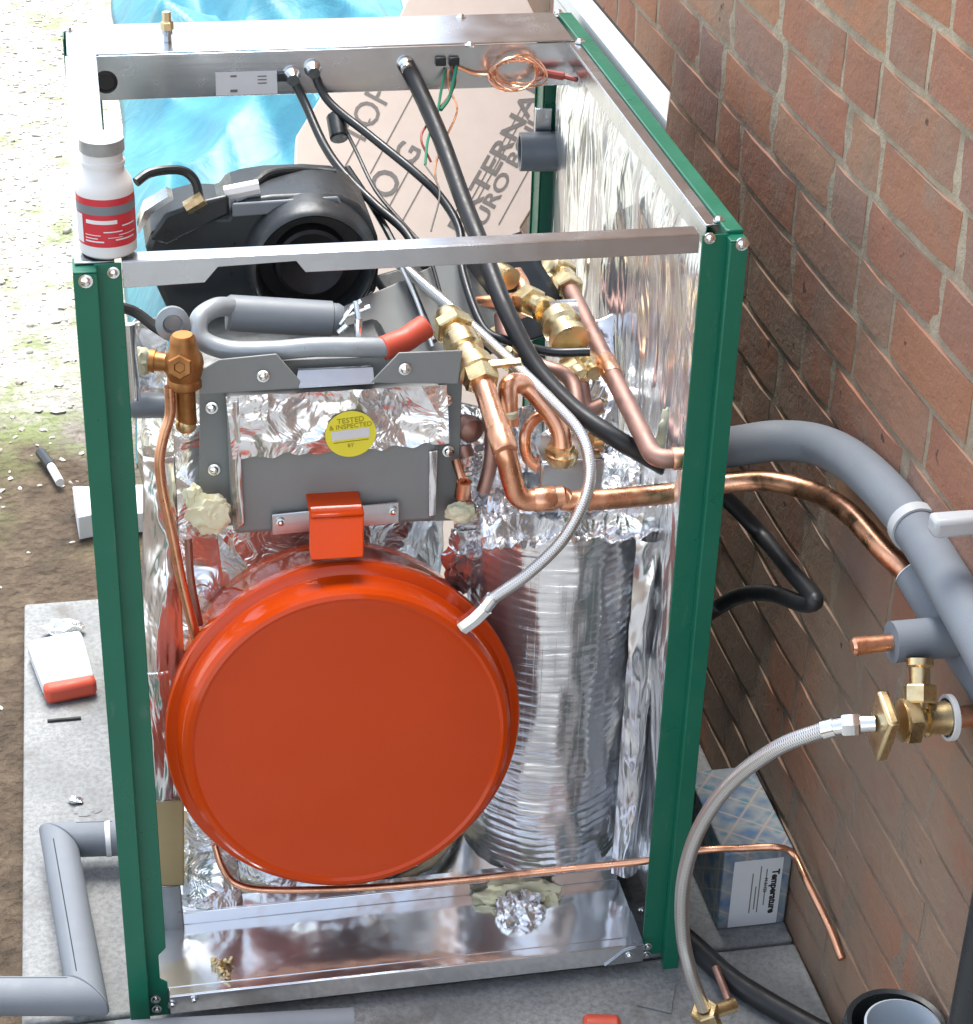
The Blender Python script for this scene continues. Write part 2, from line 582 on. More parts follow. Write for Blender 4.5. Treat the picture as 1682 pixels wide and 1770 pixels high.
# brick wall
XW = .745
wall = empty('brick_wall', (XW, 1, 0), 'weathered red brick wall with tan mortar running along the right', 'wall')
CH = .0635; Z0 = 1.063 - 17 * CH - CH     # one course per CH, beds measured off the photo
b = MB(); J = .0030
row = 0
z = Z0 - CH
while z < 3.3:
    y = -2.4 + random.uniform(0, .1)
    k = random.randint(0, 1)
    while y < 2.4:
        w = .191 if (k % 3 or random.random() < .35) else .0955
        if y + w > 2.34: w = 2.405 - y
        k += 1
        jz = random.uniform(-.0012, .0012)
        y0, y1, z0_, z1_ = y + J, y + w - J, z + J + jz, z + CH - J + jz
        ex = random.uniform(-.0007, .0007) - .0011
        ch = .0028
        jit = lambda: random.uniform(-.0006, .0006)
        nseg = 5 if w > .1 else 3
        ys = [y0 + (y1 - y0) * i / nseg for i in range(nseg + 1)]
        vs = []
        for yi in ys:                       # back bottom, front bottom, front top, back top
            a_ = ch if yi in (ys[0], ys[-1]) else 0
            vs += [(XW + .006, yi, z0_), (XW + ex + a_ * .8 + abs(jit()), yi + (ch if yi == ys[0] else (-ch if yi == ys[-1] else 0)) * .4, z0_ + ch * .6 + jit()),
                   (XW + ex + a_ * .8 + abs(jit()), yi + (ch if yi == ys[0] else (-ch if yi == ys[-1] else 0)) * .4, z1_ - ch * .6 + jit()), (XW + .006, yi, z1_)]
        fs = []
        for i in range(nseg):
            o = i * 4
            for q in range(3):
                fs.append((o + q, o + q + 1, o + q + 5, o + q + 4))
        fs += [(0, 3, 2, 1), (nseg * 4, nseg * 4 + 1, nseg * 4 + 2, nseg * 4 + 3)]
        if y1 > -2.3: b.add(vs, fs)
        y += w
    z += CH
b.build('brick_courses', M['brick'], wall, angle=50)
mort = MB().sheet(400, 200, lambda u, v: Vector((XW + .0016 - .0013 * noise.noise(Vector((u * 164, v * 116, 0))), -2.4 + 4.80 * u, -.05 + 3.4 * v)))
mort.build('mortar_joints', M['mortar'], wall)
MB().box((XW + .008, -2.4, -.06), (XW + .22, 2.402, 3.36)).build('wall_core', M['mortar'], wall)

# tarpaulin
def fold(x): return 1 - abs(2 * (x - math.floor(x)) - 1)      # sharp-edged pleat


def tarp_fn(u, v):
    y = 1.32 + 2.9 * v
    x = .06 + .06 * v + .58 * u + .24 * u * v + .02 * noise.noise(Vector((v * 6, 3, 0)))
    w1 = noise.noise(Vector((x * 2.2, y * 1.5, 1))); w2 = noise.noise(Vector((x * 3, y * 2, 7)))
    f1 = fold(x * 1.3 + y * .75 + .45 * w1); f2 = fold(x * 1.1 - y * 1.5 + .5 * w2); f3 = fold(x * 3.4 + y * 1.1 + .8 * w1)
    edge = min(1, min(u, 1 - u) * 7, v * 9)
    h = .03 + .15 * f1 ** 1.6 + .07 * f2 ** 1.4 + .035 * f3 + .03 * w2
    return Vector((x, y, -.028 + max(0, h) * max(0.0, edge)))
tarp = MB().sheet(80, 240, tarp_fn).build('tarpaulin', M['tarp'], angle=70, solid=.001)
tag(tarp, 'crumpled blue tarpaulin heaped on the ground behind the boiler', 'tarpaulin')
rag = MB().blob((-.38, 1.93, -.02), .05, 3, .6, 2, 4, (1.3, .6, .35)).build('tarpaulin_scrap', M['tarp'])
tag(rag, 'small scrap of blue tarpaulin on the shingle left of the boiler', 'scrap')

# big flattened cardboard carton leaning behind the boiler, print slanting up its face
KP = Vector((.5, 1.1, .3)); KN = Vector((0, -1, 1.0)).normalized()


def PK(u, v):
    d = CM @ Vector(((u - 841) / 3535.9, -(v - 885) / 3535.9, -1.0))
    return CL + d * ((KP - CL).dot(KN) / d.dot(KN))


box = empty('cardboard_carton', PK(700, 440), 'large flattened pale cardboard carton with slanting black print leaning behind the boiler', 'cardboard box')
foot = [PK(870, 470), PK(500, 500)]
kp = [PK(*q) for q in ((505, 440), (512, 235), (565, 150), (690, 30), (722, -40), (893, -40), (924, 24), (950, 100), (962, 260), (938, 330), (900, 392))]
kp += [Vector((f_.x, KP.y + 1.0 * (-.03 - KP.z), -.03)) for f_ in foot]
MB().prism(kp, KN * -.03).build('carton_face', M['card'], box, bevel=.002)
td = (PK(913, 184) - PK(829, 333)).normalized()
def pk_text(body, u, v, px, m, bold, hk=1.0):
    L_ = (PK(u + px * .245, v - px * .435) - PK(u - px * .245, v + px * .435)).length
    o_ = text_mesh(body, 1.0, Matrix.Identity(4), m, 'lettering', box, bold=bold)
    xs = [q.co.x for q in o_.data.vertices]; sc = L_ / (max(xs) - min(xs))
    o_.data.transform(frame(PK(u, v) + KN * .0006, td, KN) @ Matrix.Diagonal((sc, sc * hk, .3, 1)))
pk_text('EXTERNAL', 862, 268, 300, M['ink_grey'], .02, .62)
pk_text('EURO BOILER', 887, 281, 290, M['ink_grey'], .02, .62)
pk_text('O', 668, 318, 46, M['ink_grey'], .01)
pk_text('G', 706, 266, 34, M['ink_grey'], .01)
pk_text('TOP', 635, 200, 110, M['ink_grey'], .0)
tw = KN.cross(td)
for (u0, v0, u1, v1) in ((800, 372, 905, 180), (807, 378, 918, 176), (862, 388, 935, 255), (660, 380, 720, 270), (690, 392, 735, 310), (640, 300, 715, 160), (590, 300, 640, 205)):
    a_, b_ = PK(u0, v0), PK(u1, v1)
    MB().prism([p + KN * .0004 for p in (a_ - tw * .0008, b_ - tw * .0008, b_ + tw * .0008, a_ + tw * .0008)], KN * .0003).build('print_line', M['ink_grey'], box)

# white panel leaning between boiler and wall
wp = empty('trunking', (.625, .55, .4), 'long white folded trim standing between the boiler and the brick wall', 'trim')
MB().prism([(.609, .315, .852), (.637, .402, .852), (.637, .86, .852), (.609, .86, .852)], (0, 0, .020)).build('top_flange', M['white'], wp, bevel=.002)
MB().box((.6095, .40, -.03), (.613, .85, .8515)).build('upright_sheet', M['white'], wp)
m = MB().prism([(.6372, .404, .868), (.6402, .414, .868), (.6402, .855, .868), (.6372, .855, .868)], (0, 0, .0035)); m.build('rubber_edge', M['rubber'], wp)

# ================================================================ BOILER
W, D, H = .6, .72, .87
boiler = empty('boiler', (.3, .36, 0), 'open oil boiler with green corner posts, foil lining and orange-red expansion vessel', 'boiler')


def screw(p, axis, parent, r=.0042):
    m = MB().lathe([(-.001, r * 1.5), (.0006, r * 1.5), (.0008, r), (.002, r), (.0034, r * .75), (.004, r * .3)], p, axis, 14)
    return m.build('screw', M['chrome'], parent)


def post(side):
    X = (lambda x: x) if side == 'l' else (lambda x: W - x)
    m = MB()
    bx = lambda x0, x1, y0, y1, z0, z1: m.box((min(X(x0), X(x1)), y0, z0), (max(X(x0), X(x1)), y1, z1))
    lip = .0205 if side == 'l' else .017
    bx(0, lip, 0, .0022, 0, H - .006)             # outer lip
    bx(0, .002, .0025, .034, 0, H - .006)         # side flange
    bx(lip - .002, lip, .0025, .0118, .004, H - .006)
    bx(0, lip, .0002, .033, H - .0058, H - .004)
    # inner strip with the notch near its foot
    zz = [(.006, .041), (.050, .041), (.056, .0335), (.088, .0335), (.097, .0415), (H - .002, .0415)] if side == 'l' else \
         [(.014, .040), (H - .002, .040)]
    poly = [(X(lip - .002), .012, zz[0][0])] + [(X(w), .012, z_) for z_, w in zz] + [(X(lip - .002), .012, zz[-1][0])]
    m.prism(poly, (0, .002, 0))
    o = m.build('post', M['green'], boiler, bevel=.0008)
    return o


pl, pr = post('l'), post('r')
for q, par in (((148, 486), pl), ((1283, 422), pr)): screw(P(*q, y=-.0005), (0, -1, 0), par)
for q, par in (((196, 471), pl), ((1227, 412), pr), ((269, 1727), pl), ((271, 1744), pl), ((1119, 1636), pr), ((1117, 1650), pr)):
    screw(P(*q, y=.0112), (0, -1, 0), par, .0036)
for X0, X1, Xs in ((0, .040, 0), (.560, .6, .598)):
    m = MB()
    m.box((X0, D - .002, .0), (X1, D, H - .006)); m.box((Xs, D - .036, 0), (Xs + .002, D - .0022, H - .006))
    m.box((X0 + .0022, D - .036, .0), (X0 + .004, D - .0022, .80)) if X0 > .1 else None
    if X0 > .1: m.box((X0 + .0045, D - .0365, .0), (.5975, D - .034, .80))
    m.build('post', M['green'], boiler, bevel=.0008)
# grey fitting on the rear right post
m = MB(); c = P(938, 262, y=.66)
m.lathe([(-.03, .016), (-.03, .024), (.012, .024), (.012, .0235), (.028, .0235), (.028, .019), (.0, .019)], c, (-1, .1, 0), 28)
m.build('pipe_socket', M['grey_plastic'], boiler)
MB().box((c.x - .008, .67, c.z + .02), (c.x + .012, .679, c.z + .05)).build('bracket', M['steel'], boiler, bevel=.001)

# front rail
m = MB()
m.box((.0418, .0145, H - .0035), (.5575, .034, H - .0015))
prof = [(.0418, H - .0015), (.0418, H - .026), (.112, H - .0245), (.124, H - .0105), (.192, H - .0085), (.2, H - .0195), (.5575, H - .0195), (.5575, H - .0015)]
m.prism([(x, .0142, z_) for x, z_ in prof], (0, -.0018, 0))
fr = m.build('front_rail', M['steel'], boiler, bevel=.0006)
screw(P(1243, 380, z=H), (0, 0, 1), fr, .0036)
# side rails
m = MB(); m.box((.002, .0145, H - .003), (.036, .604, H - .001)); m.box((.034, .036, H - .02), (.036, .604, H - .0032))
m.build('side_rail', M['steel'], boiler, bevel=.0006)
m = MB(); m.box((.570, .036, H - .004), (.5825, .604, H - .002)); m.box((.570, .036, H - .024), (.572, .604, H - .0042))
m.build('side_rail', M['steel'], boiler, bevel=.0006)
# right side panel
m = MB(); m.box((.5865, .03, .03), (.5975, .70, H - .008)); m.box((.5832, .016, H - .0078), (.6, .715, H))
m.build('side_panel', M['green'], boiler, bevel=.0012)


def panel_fn(u, v):
    y = .036 + .65 * u; z_ = .045 + .80 * v
    n_ = noise.noise(Vector((y * 14, z_ * 4, 1))) * .010 + noise.noise(Vector((y * 45, z_ * 11, 4))) * .004 + noise.noise(Vector((y * 5, z_ * 5, 9))) * .010
    ed = min(1, min(u, 1 - u, v, 1 - v) * 18)
    return Vector((.5795 - .006 * ed - n_ * ed, y, z_))
MB().sheet(120, 130, panel_fn).build('foil_lining', M['foil_panel'], boiler, angle=80, solid=.001)

# rear control channel
m = MB()
m.box((.004, .605, H - .002), (.578, D - .0025, H)); m.box((.004, .603, H - .053), (.578, .605, H - .0022)); m.box((.004, .6052, H - .053), (.578, .64, H - .051))
rr = m.build('control_channel', M['steel'], boiler, bevel=.0008)
for q in ((797, 30), (966, 22), (813, 78), (1003, 72), (118, 52)): screw(P(*q, z=H), (0, 0, 1), rr, .004)
c = P(183, 142, y=.603); MB().lathe([(-.001, .0135), (.002, .0125), (.003, .010), (.001, .009), (.001, .0)], c, (0, -1, 0), 28).build('grommet', M['rubber'], rr)
c = P(410, 143, y=.602)
MB().box((c.x - .024, .6012, c.z - .014), (c.x + .045, .6025, c.z + .013)).build('rating_label', M['paper'], rr)
m = MB()
for dx, dz, w_, h_ in ((-.004, .008, .007, .002), (-.004, -.009, .008, .003), (.028, .007, .010, .0012), (.028, .003, .010, .0012), (.028, -.001, .010, .0012)):
    m = MB(); m.box((c.x + dx - w_ / 2, .6006, c.z + dz - h_ / 2), (c.x + dx + w_ / 2, .6011, c.z + dz + h_ / 2)); m.build('print_line', M['ink_grey'], rr)
for u, v in ((488, 133), (762, 106), (785, 106)):
    m = MB(); c = P(u, v, y=.6); m.box((c.x - .006, .597, c.z - .005), (c.x + .006, .6028, c.z + .005))
    m.build('terminal_block', M['black'], rr, bevel=.001)
for u, v in ((505, 130), (541, 118), (702, 112)):
    c = P(u, v, y=.6); MB().lathe([(0, .009), (.004, .010), (.008, .008), (.014, .007)], c + Vector((0, .003, 0)), (0, -1, -.2), 16).build('cable_gland', M['chrome'], rr)
# copper capillary coil with a red tag
m = MB(); c = P(892, 124, y=.588)
for k in range(6):
    rr_ = .020 + .0018 * k
    pts = [c + Vector((math.cos(a) * rr_ * 1.15, .006 * math.sin(a * 3 + k) - .002 * k, math.sin(a) * rr_ * .72 + .002 * math.sin(a * 2 + k))) for a in [2 * math.pi * i / 28 for i in range(29)]]
    m.tube(pts, .0011, 6, False)
m.tube(catmull(path([(845, 130, .595), (820, 128, .597), (790, 115, .6)])), .0018, 6)
m.build('capillary_coil', M['copper'], boiler)
m = MB(); m.tube(path([(935, 125, .59), (975, 132, .58)]), .005, 10, True); m.tube(path([(975, 132, .58), (998, 138, .57)]), .003, 8)
m.build('sensor_bulb', M['wire_red'], boiler)
# loose wires
for pts, r_, mm, nm in (
    ([(770, 120, .6), (762, 160, .58), (755, 200, .55), (740, 240, .52), (735, 285, .48)], .0016, 'wire_green', 'earth_wire'),
    ([(775, 120, .6), (775, 150, .59), (790, 190, .56), (770, 240, .52), (752, 290, .48), (760, 340, .45)], .0014, 'copper', 'copper_wire'),
    ([(780, 110, .6), (785, 150, .59), (742, 210, .55), (728, 240, .52), (745, 280, .5)], .0014, 'wire_red', 'loose_wire'),
    ([(790, 110, .6), (778, 165, .58), (762, 190, .56)], .0022, 'wire_green', 'earth_wire'),
    ([(735, 285, .48), (760, 330, .44), (745, 400, .40)], .001, 'ink_grey', 'loose_wire'),
    ([(580, 190, .58), (615, 260, .53), (650, 330, .47), (700, 390, .42), (740, 440, .38), (765, 520, .33)], .0022, 'black', 'loose_wire'),
    ([(690, 455, .34), (720, 520, .30), (748, 600, .25)], .0022, 'hose_grey', 'loose_wire'),
    ([(600, 290, .5), (640, 350, .46), (680, 420, .40), (715, 505, .34), (750, 590, .28)], .0040, 'black', 'cable')):
    MB().tube(catmull(path(pts)), r_, 8).build(nm, M[mm], boiler)
# cables
MB().tube(catmull(path([(702, 112, .60), (722, 150, .58), (760, 235, .52), (800, 345, .43), (832, 425, .36), (872, 530, .28), (925, 632, .22), (990, 705, .17), (1060, 755, .13), (1120, 790, .12), (1190, 830, .12)])), .0098, 16).build('conduit', M['rubber'], boiler)
MB().tube(catmull(path([(505, 132, .6), (528, 180, .58), (560, 250, .53), (595, 300, .49), (650, 355, .44), (700, 400, .40), (735, 460, .35)])), .0052, 12).build('cable', M['black'], boiler)
MB().tube(catmull(path([(541, 120, .6), (568, 175, .58), (640, 235, .53), (720, 300, .47), (765, 345, .44), (795, 400, .40), (800, 470, .35), (835, 565, .28), (880, 590, .26), (950, 608, .25), (1020, 608, .24)])), .0050, 12).build('cable', M['black'], boiler)
m = MB(); m.tube(path([(580, 200, .575), (587, 240, .55)]), .011, 12); m.build('cable_clamp', M['black'], boiler, bevel=.002)

# base tray
m = MB()
m.box((.030, .0145, .038), (.558, .112, .040)); m.box((.036, .0145, .016), (.0415, .0160, .040)); m.box((.042, .002, .0378), (.558, .0143, .0398)); m.box((.042, 0.0, .016), (.558, .0018, .040)); m.box((.060, .1122, .030), (.556, .114, .056))
m.box((.060, .1142, .0545), (.556, .135, .0562))
tr = m.build('base_tray', M['tray'], boiler, bevel=.0012)
m = MB(); m.prism([(.558, -.0006, .018), (.515, -.0006, .017), (.537, -.0006, .036), (.558, -.0006, .040)], (0, -.0012, 0))
m.prism([(.558, -.0006, .0405), (.537, -.0006, .0405), (.556, .055, .0405), (.558, .055, .0405)], (0, 0, .0012))
m.build('corner_gusset', M['steel'], tr)
for u, v, yy_ in ((298, 1737, -.001), (1088, 1652, -.0022), (336, 1729, -.001)): screw(P(u, v, y=yy_), (0, -1, 0), tr, .0033)
screw(P(1108, 1574, y=.06), (-1, -.3, .3), tr, .0033)
MB().box((.02, .14, .0), (.575, .69, .03)).build('base_floor', M['steel'], boiler, bevel=.001)
m = MB()
for i, (u, v) in enumerate(((371, 1664), (384, 1668), (395, 1668), (386, 1680), (380, 1676), (392, 1690))):
    m.lathe([(0, .0042), (.003, .0042), (.0035, .0025), (.008, .0025), (.008, 0)], P(u, v, z=.0405) + Vector((0, 0, .002)), (random.uniform(-1, 1), random.uniform(-1, 1), .8), 10)
o_ = m.build('brass_fittings', M['brass'])
tag(o_, 'little heap of brass olives lying on the bright base tray', 'fittings')
# foil wrapped stub on the tray, foam round it
m = MB().blob(P(897, 1582, y=.075), .030, 4, .30, 2.6, 3, (.95, .8, .95)); m.build('foil_plug', M['foil_crumple'], boiler, angle=25)
m = MB(); m.blob(P(895, 1545, y=.10), .034, 4, .35, 2.2, 5, (1.3, .5, .5)); m.blob(P(945, 1565, y=.095), .018, 3, .5, 2.2, 8, (.8, .6, 1.5)); m.blob(P(850, 1600, y=.09), .010, 3, .5, 2, 9)
m.build('expanding_foam', M['foam'], boiler)

# foil wrapped exchanger drum behind the vessel
def cyl_fn(cx, cy, r, z0, z1, a0, a1, amp, ridges=0):
    def f(u, v):
        a = a0 + (a1 - a0) * u; z_ = z0 + (z1 - z0) * v
        n_ = amp * noise.noise(Vector((math.cos(a) * 6, math.sin(a) * 6, z_ * 18)))
        if ridges: n_ += .0015 * (abs(math.sin(z_ * ridges + 1.2 * noise.noise(Vector((a * 2, z_ * 9, 0))))) ** .6) * (.5 + noise.noise(Vector((a * 3, z_ * 6, 7)))) 
        return Vector((cx + (r + n_) * math.cos(a), cy + (r + n_) * math.sin(a), z_))
    return f
MB().sheet(70, 60, cyl_fn(.225, .40, .17, .06, .63, math.pi * .9, math.pi * 2.1, .008)).build('exchanger_wrap', M['foil_crumple'], boiler, angle=60, solid=.001)
m = MB().sheet(80, 8, cyl_fn(.232, .292, .165, .045, .085, math.pi, math.pi * 2, .003)); m.lathe([(.084, .163), (.086, .10), (.087, .0)], (.232, .292, 0), (0, 0, 1), 48, False)
m.build('exchanger_base', M['foil_crumple'], boiler, angle=60)
m = MB(); ring = [Vector((.232 + .170 * math.cos(a), .292 + .172 * math.sin(a), .048 + .004 * noise.noise(Vector((a * 5, 0, 0))))) for a in [math.pi + math.pi * i / 60 for i in range(61)]]
m.tube(ring, .006, 10, True, lambda t_: 1 + .5 * noise.noise(Vector((t_ * 25, 3, 1)))); m.build('foam_ring', M['foam'], boiler)
# corrugated foil cylinder on the right
m = MB().sheet(90, 260, cyl_fn(.484, .205, .090, .052, .520, math.pi * .75, math.pi * 2.25, .0022, 300))
m.build('foil_cylinder', M['foil_wrap'], boiler, angle=70)
m = MB().sheet(60, 40, lambda u, v: Vector((.385 + .19 * u, .10 + .2 * v, .522 + .012 * noise.noise(Vector((u * 9, v * 9, 2))) + .009 * noise.noise(Vector((u * 25, v * 20, 5))) - (.02 if v < .06 else 0))))
m.build('foil_top', M['foil_crumple'], boiler, angle=30, solid=.001)
m = MB().sheet(14, 50, lambda u, v: Vector((.545 + .03 * u, .10 - .01 * math.sin(u * 3), .06 + .44 * v + 0 * u)) + Vector((0, .005 * noise.noise(Vector((u * 3, v * 14, 3))), 0)))
m.build('foil_strip', M['foil_panel'], boiler, angle=80)
# left foil edge, tan board and the board's reflection under it
a0, a1 = P(250, 840, y=.14), P(318, 1385, y=.10)
def strip(pix, name, mm, amp=.004, ang=70, f=20):
    """pix: four corners (u,v,y): top left, top right, bottom right, bottom left"""
    q = path(pix)
    def fn(u, v):
        p = (q[0] * (1 - u) + q[1] * u) * (1 - v) + (q[3] * (1 - u) + q[2] * u) * v
        return p + Vector((0, amp * noise.noise(p * f) - amp * .8 * math.sin(u * math.pi), 0))
    return MB().sheet(16, 60, fn).build(name, M[mm], boiler, angle=ang, solid=.002)
strip([(248, 790, .17), (302, 790, .17), (330, 1385, .125), (243, 1385, .125)], 'foil_edge', 'foil_panel', .006)
strip([(300, 730, .21), (350, 730, .21), (400, 1120, .19), (310, 1100, .19)], 'foil_edge', 'foil_crumple', .006)
strip([(236, 1160, .11), (292, 1160, .11), (300, 1384, .105), (250, 1384, .105)], 'foil_patch', 'foil_panel', .004)
strip([(252, 1383, .118), (318, 1383, .118), (318, 1530, .116), (262, 1530, .116)], 'insulation_board', 'tan', .003)
strip([(258, 1532, .112), (312, 1532, .112), (322, 1640, .108), (268, 1640, .108)], 'board_reflection', 'hose_grey', .003)  # solid grey strip standing in for the tan board's reflection in the tray
strip([(312, 1400, .128), (400, 1400, .128), (420, 1560, .126), (312, 1560, .126)], 'foil_skirt', 'foil_crumple', .008)

# expansion vessel
tl = R(9); nv = Vector((0, -math.cos(tl), math.sin(tl))); cv = Vector((.2395, .0765, .3135))
prof = [(-.135, .0), (-.134, .08), (-.128, .130), (-.115, .158), (-.095, .170), (-.060, .1745), (-.014, .1755), (-.012, .1835), (-.009, .1845), (.003, .1845), (.006, .183), (.008, .178),
        (.0085, .1735), (.012, .1715), (.024, .1705), (.033, .1685), (.0375, .1645), (.039, .160), (.0375, .1565), (.0378, .150), (.0385, .08), (.039, 0)]
ves = MB().lathe(prof, cv, nv, 128, False, (0, 0, 1)).build('expansion_vessel', M['red'], boiler, angle=25)
# bracket at the vessel top
ex = Vector((1, 0, 0)); uz = Vector((0, math.sin(tl), math.cos(tl)))
m = MB()
a_, b_, c_, d_ = P(536, 893, y=.112), P(630, 888, y=.112), P(630, 965, y=.082), P(536, 970, y=.082)
m.prism([a_, b_, c_, d_], (0, .012, .006))
e_, f_ = P(536, 893, y=.112), P(630, 888, y=.112)
m.prism([e_ + Vector((0, -.002, .002)), f_ + Vector((0, -.002, .002)), f_ + Vector((0, .05, .006)), e_ + Vector((0, .05, .006))], (0, 0, -.004))
m.build('bracket', M['red'], ves, bevel=.003)
# hose tail on the vessel
pc = P(815, 1075, y=.055)
m = MB(); m.tube(path([(800, 1082, .06), (822, 1066, .055), (838, 1050, .055)]), .0095, 8); m.tube(path([(838, 1050, .055), (852, 1032, .055)]), .0075, 14)
m.build('hose_connector', M['chrome'], ves)
m = MB(); m.tube(path([(735, 1150, .040), (775, 1115, .040)]), .0035, 8); 
# vessel hose
MB().tube(catmull(path([(690, 455, .36), (730, 490, .32), (800, 550, .26), (880, 622, .20), (950, 690, .15), (1000, 745, .11), (1019, 800, .085), (1012, 860, .065), (975, 930, .052), (915, 990, .05), (852, 1034, .055)])), .0062, 16).build('braided_hose', M['braid'], boiler)

# grey combustion housing
m = MB(); m.prism(path([(345, 690, .178), (345, 640, .178), (372, 628, .178), (785, 612, .178), (800, 640, .178), (790, 900, .178), (345, 910, .178)]), (0, .002, 0))
hs = m.build('burner_plate', M['plate'], boiler, bevel=.0008)
m = MB()
m.prism(path([(392, 690, .150), (765, 672, .150), (755, 903, .150), (404, 926, .150)]), (0, .028, 0)); m.build('front_cover', M['plate'], hs, bevel=.006)
m = MB()
for pix in ([(345, 682, .148), (345, 642, .150), (378, 622, .150), (478, 612, .150), (520, 660, .148), (515, 672, .148)],
            [(640, 662, .148), (690, 610, .150), (800, 606, .150), (792, 664, .148)]):
    MB().prism(path(pix), (0, .0022, 0)).build('flange_lug', M['plate'], hs, bevel=.0008)
m = MB(); m.prism(path([(510, 672, .152), (515, 640, .165), (645, 634, .165), (648, 664, .152)]), (0, .004, 0)); m.build('centre_plate', M['steel'], hs, bevel=.0006)
for u, v, y in ((455, 650, .147), (700, 638, .147), (366, 705, .176), (370, 812, .176), (772, 692, .176), (775, 780, .176)): screw(P(u, v, y=y), (0, -1, .1), hs, .0042)
# foil tape across the cover
q = path([(390, 684, .1475), (772, 664, .1475), (776, 765, .1475), (402, 792, .1475)])
def tape(u, v):
    p = (q[0] * (1 - u) + q[1] * u) * (1 - v) + (q[3] * (1 - u) + q[2] * u) * v
    if v > .9: p.z += .006 * noise.noise(Vector((u * 14, 1, 1)))
    return p + Vector((0, -.0015 + .0022 * noise.noise(p * 60) - .002 * abs(noise.noise(p * 30)), 0))
MB().sheet(110, 40, tape).build('foil_tape', M['foil_crumple'], hs, angle=50)
strip([(396, 690, .150), (412, 690, .146), (422, 905, .146), (404, 918, .150)], 'foil_edge', 'foil_panel', .002)
strip([(742, 780, .147), (756, 778, .147), (752, 890, .147), (742, 892, .147)], 'foil_edge', 'foil_panel', .001)
# yellow inspection sticker
cs = P(606, 750, y=.143)
stk = MB().lathe([(0, .0255), (.0004, .0255), (.0005, 0)], cs, (0, -1, 0), 48, False).build('inspection_sticker', M['yellow'], boiler)
fm = lambda dz, dx=0: frame(cs + Vector((dx, -.0008, dz)), (1, 0, .07), (0, -1, 0))
text_mesh('TESTED', .0080, fm(.0155), M['ink_olive'], 'lettering', stk)
text_mesh('& INSPECTED', .0072, fm(.0090), M['ink_olive'], 'lettering', stk)
text_mesh('BY', .0055, fm(-.0125), M['ink_olive'], 'lettering', stk)
m = MB(); m.box((-.019, -.0055, 0), (.019, .0048, .0003), fm(.0005)); m.build('sticker_panel', M['paper'], stk)
m = MB(); m.box((-.017, -.0004, 0), (.018, .0004, .0003), fm(-.0078)); m.build('sticker_line', M['ink_olive'], stk)
# silver bracket plate over the vessel
m = MB(); m.prism(path([(470, 890, .142), (690, 868, .142), (690, 905, .142), (470, 926, .142)]), (0, .002, 0))
m.prism(path([(545, 878, .139), (622, 869, .139), (622, 900, .139), (545, 905, .139)]), (0, .0025, 0))
bp = m.build('bracket_plate', M['steel'], boiler, bevel=.0008)
for u, v in ((485, 903), (680, 884)): screw(P(u, v, y=.1405), (0, -1, 0), bp, .003)
# foam blobs each side
m = MB(); m.blob(P(362, 888, y=.150), .021, 4, .35, 2, 1, (1, .5, 1)); m.blob(P(335, 860, y=.155), .013, 3, .5, 2, 12, (.7, .6, 1.1)); m.build('expanding_foam', M['foam'], boiler)
m = MB(); m.blob(P(800, 885, y=.16), .017, 4, .3, 2, 6, (1, .5, .7)); m.build('expanding_foam', M['foam'], boiler)
# foil scraps right of the cover
m = MB(); m.blob(P(815, 965, y=.19), .030, 4, .5, 2.2, 15, (.9, .4, 1.4)); m.build('foil_scrap', M['foil_crumple'], boiler, angle=20)
strip([(785, 700, .20), (935, 700, .20), (935, 900, .19), (785, 920, .19)], 'foil_back', 'foil_crumple', .010)
strip([(1000, 560, .36), (1060, 540, .36), (1070, 760, .25), (1010, 760, .25)], 'foil_flap', 'foil_panel', .006)
strip([(925, 500, .46), (965, 505, .46), (1000, 552, .43), (940, 555, .43)], 'foil_flap', 'foil_crumple', .006)
strip([(560, 545, .30), (790, 440, .40), (880, 560, .34), (640, 660, .24)], 'top_cover', 'plate', .002)
strip([(640, 480, .42), (900, 400, .46), (1000, 560, .42), (760, 640, .30)], 'dark_back', 'cast', .002)

# burner
by = .36
m = MB()
m.prism(path([(252, 430, by), (262, 405, by), (296, 385, by), (345, 372, by), (392, 374, by), (400, 356, by), (430, 346, by), (470, 340, by), (540, 337, by), (590, 340, by), (622, 356, by), (643, 382, by), (654, 412, by), (657, 450, by), (652, 505, by), (590, 560, by), (300, 560, by), (272, 500, by)]), (0, .10, 0))
bu = m.build('burner_housing', M['cast'], boiler, bevel=.010)
cb = P(541, 462, y=.335)
m = MB(); m.lathe([(-.03, .071), (-.012, .069), (.000, .066), (.006, .063), (.008, .0605), (.006, .0585), (-.004, .0565)], cb, (0, -1, 0), 64, False)
m.build('air_inlet', M['cast'], bu)
m = MB(); m.lathe([(-.003, .0575), (-.024, .055), (-.0245, .040), (-.010, .038), (-.008, .034), (-.012, .030), (-.020, .012), (-.016, .010), (-.016, 0)], cb, (0, -1, 0), 48, False); m.build('fan_throat', M['inside'], bu)
m = MB()
m.prism(path([(258, 415, .352), (285, 372, .352), (335, 352, .352), (395, 338, .352), (398, 372, .352), (340, 398, .352), (290, 425, .352)]), (0, .007, 0))
m.build('side_cover', M['plate'] if False else M['black'], bu, bevel=.004)
m = MB(); m.prism(path([(402, 352, .355), (585, 340, .355), (595, 362, .355), (402, 376, .355)]), (0, .004, 0)); m.build('top_lip', M['grey_plastic'], bu, bevel=.003)
MB().tube(catmull(path([(440, 318, .40), (470, 300, .42), (530, 296, .44), (580, 300, .44)])), .005, 10).build('cable', M['black'], bu)
m = MB(); m.tube(path([(322, 360, .35), (352, 342, .35)]), .008, 8); m.build('oil_union', M['brass'], bu)
MB().tube(catmull(path([(235, 315, .34), (262, 298, .35), (310, 294, .36), (335, 310, .36), (345, 345, .355)])), .005, 10).build('oil_hose', M['black'], bu)
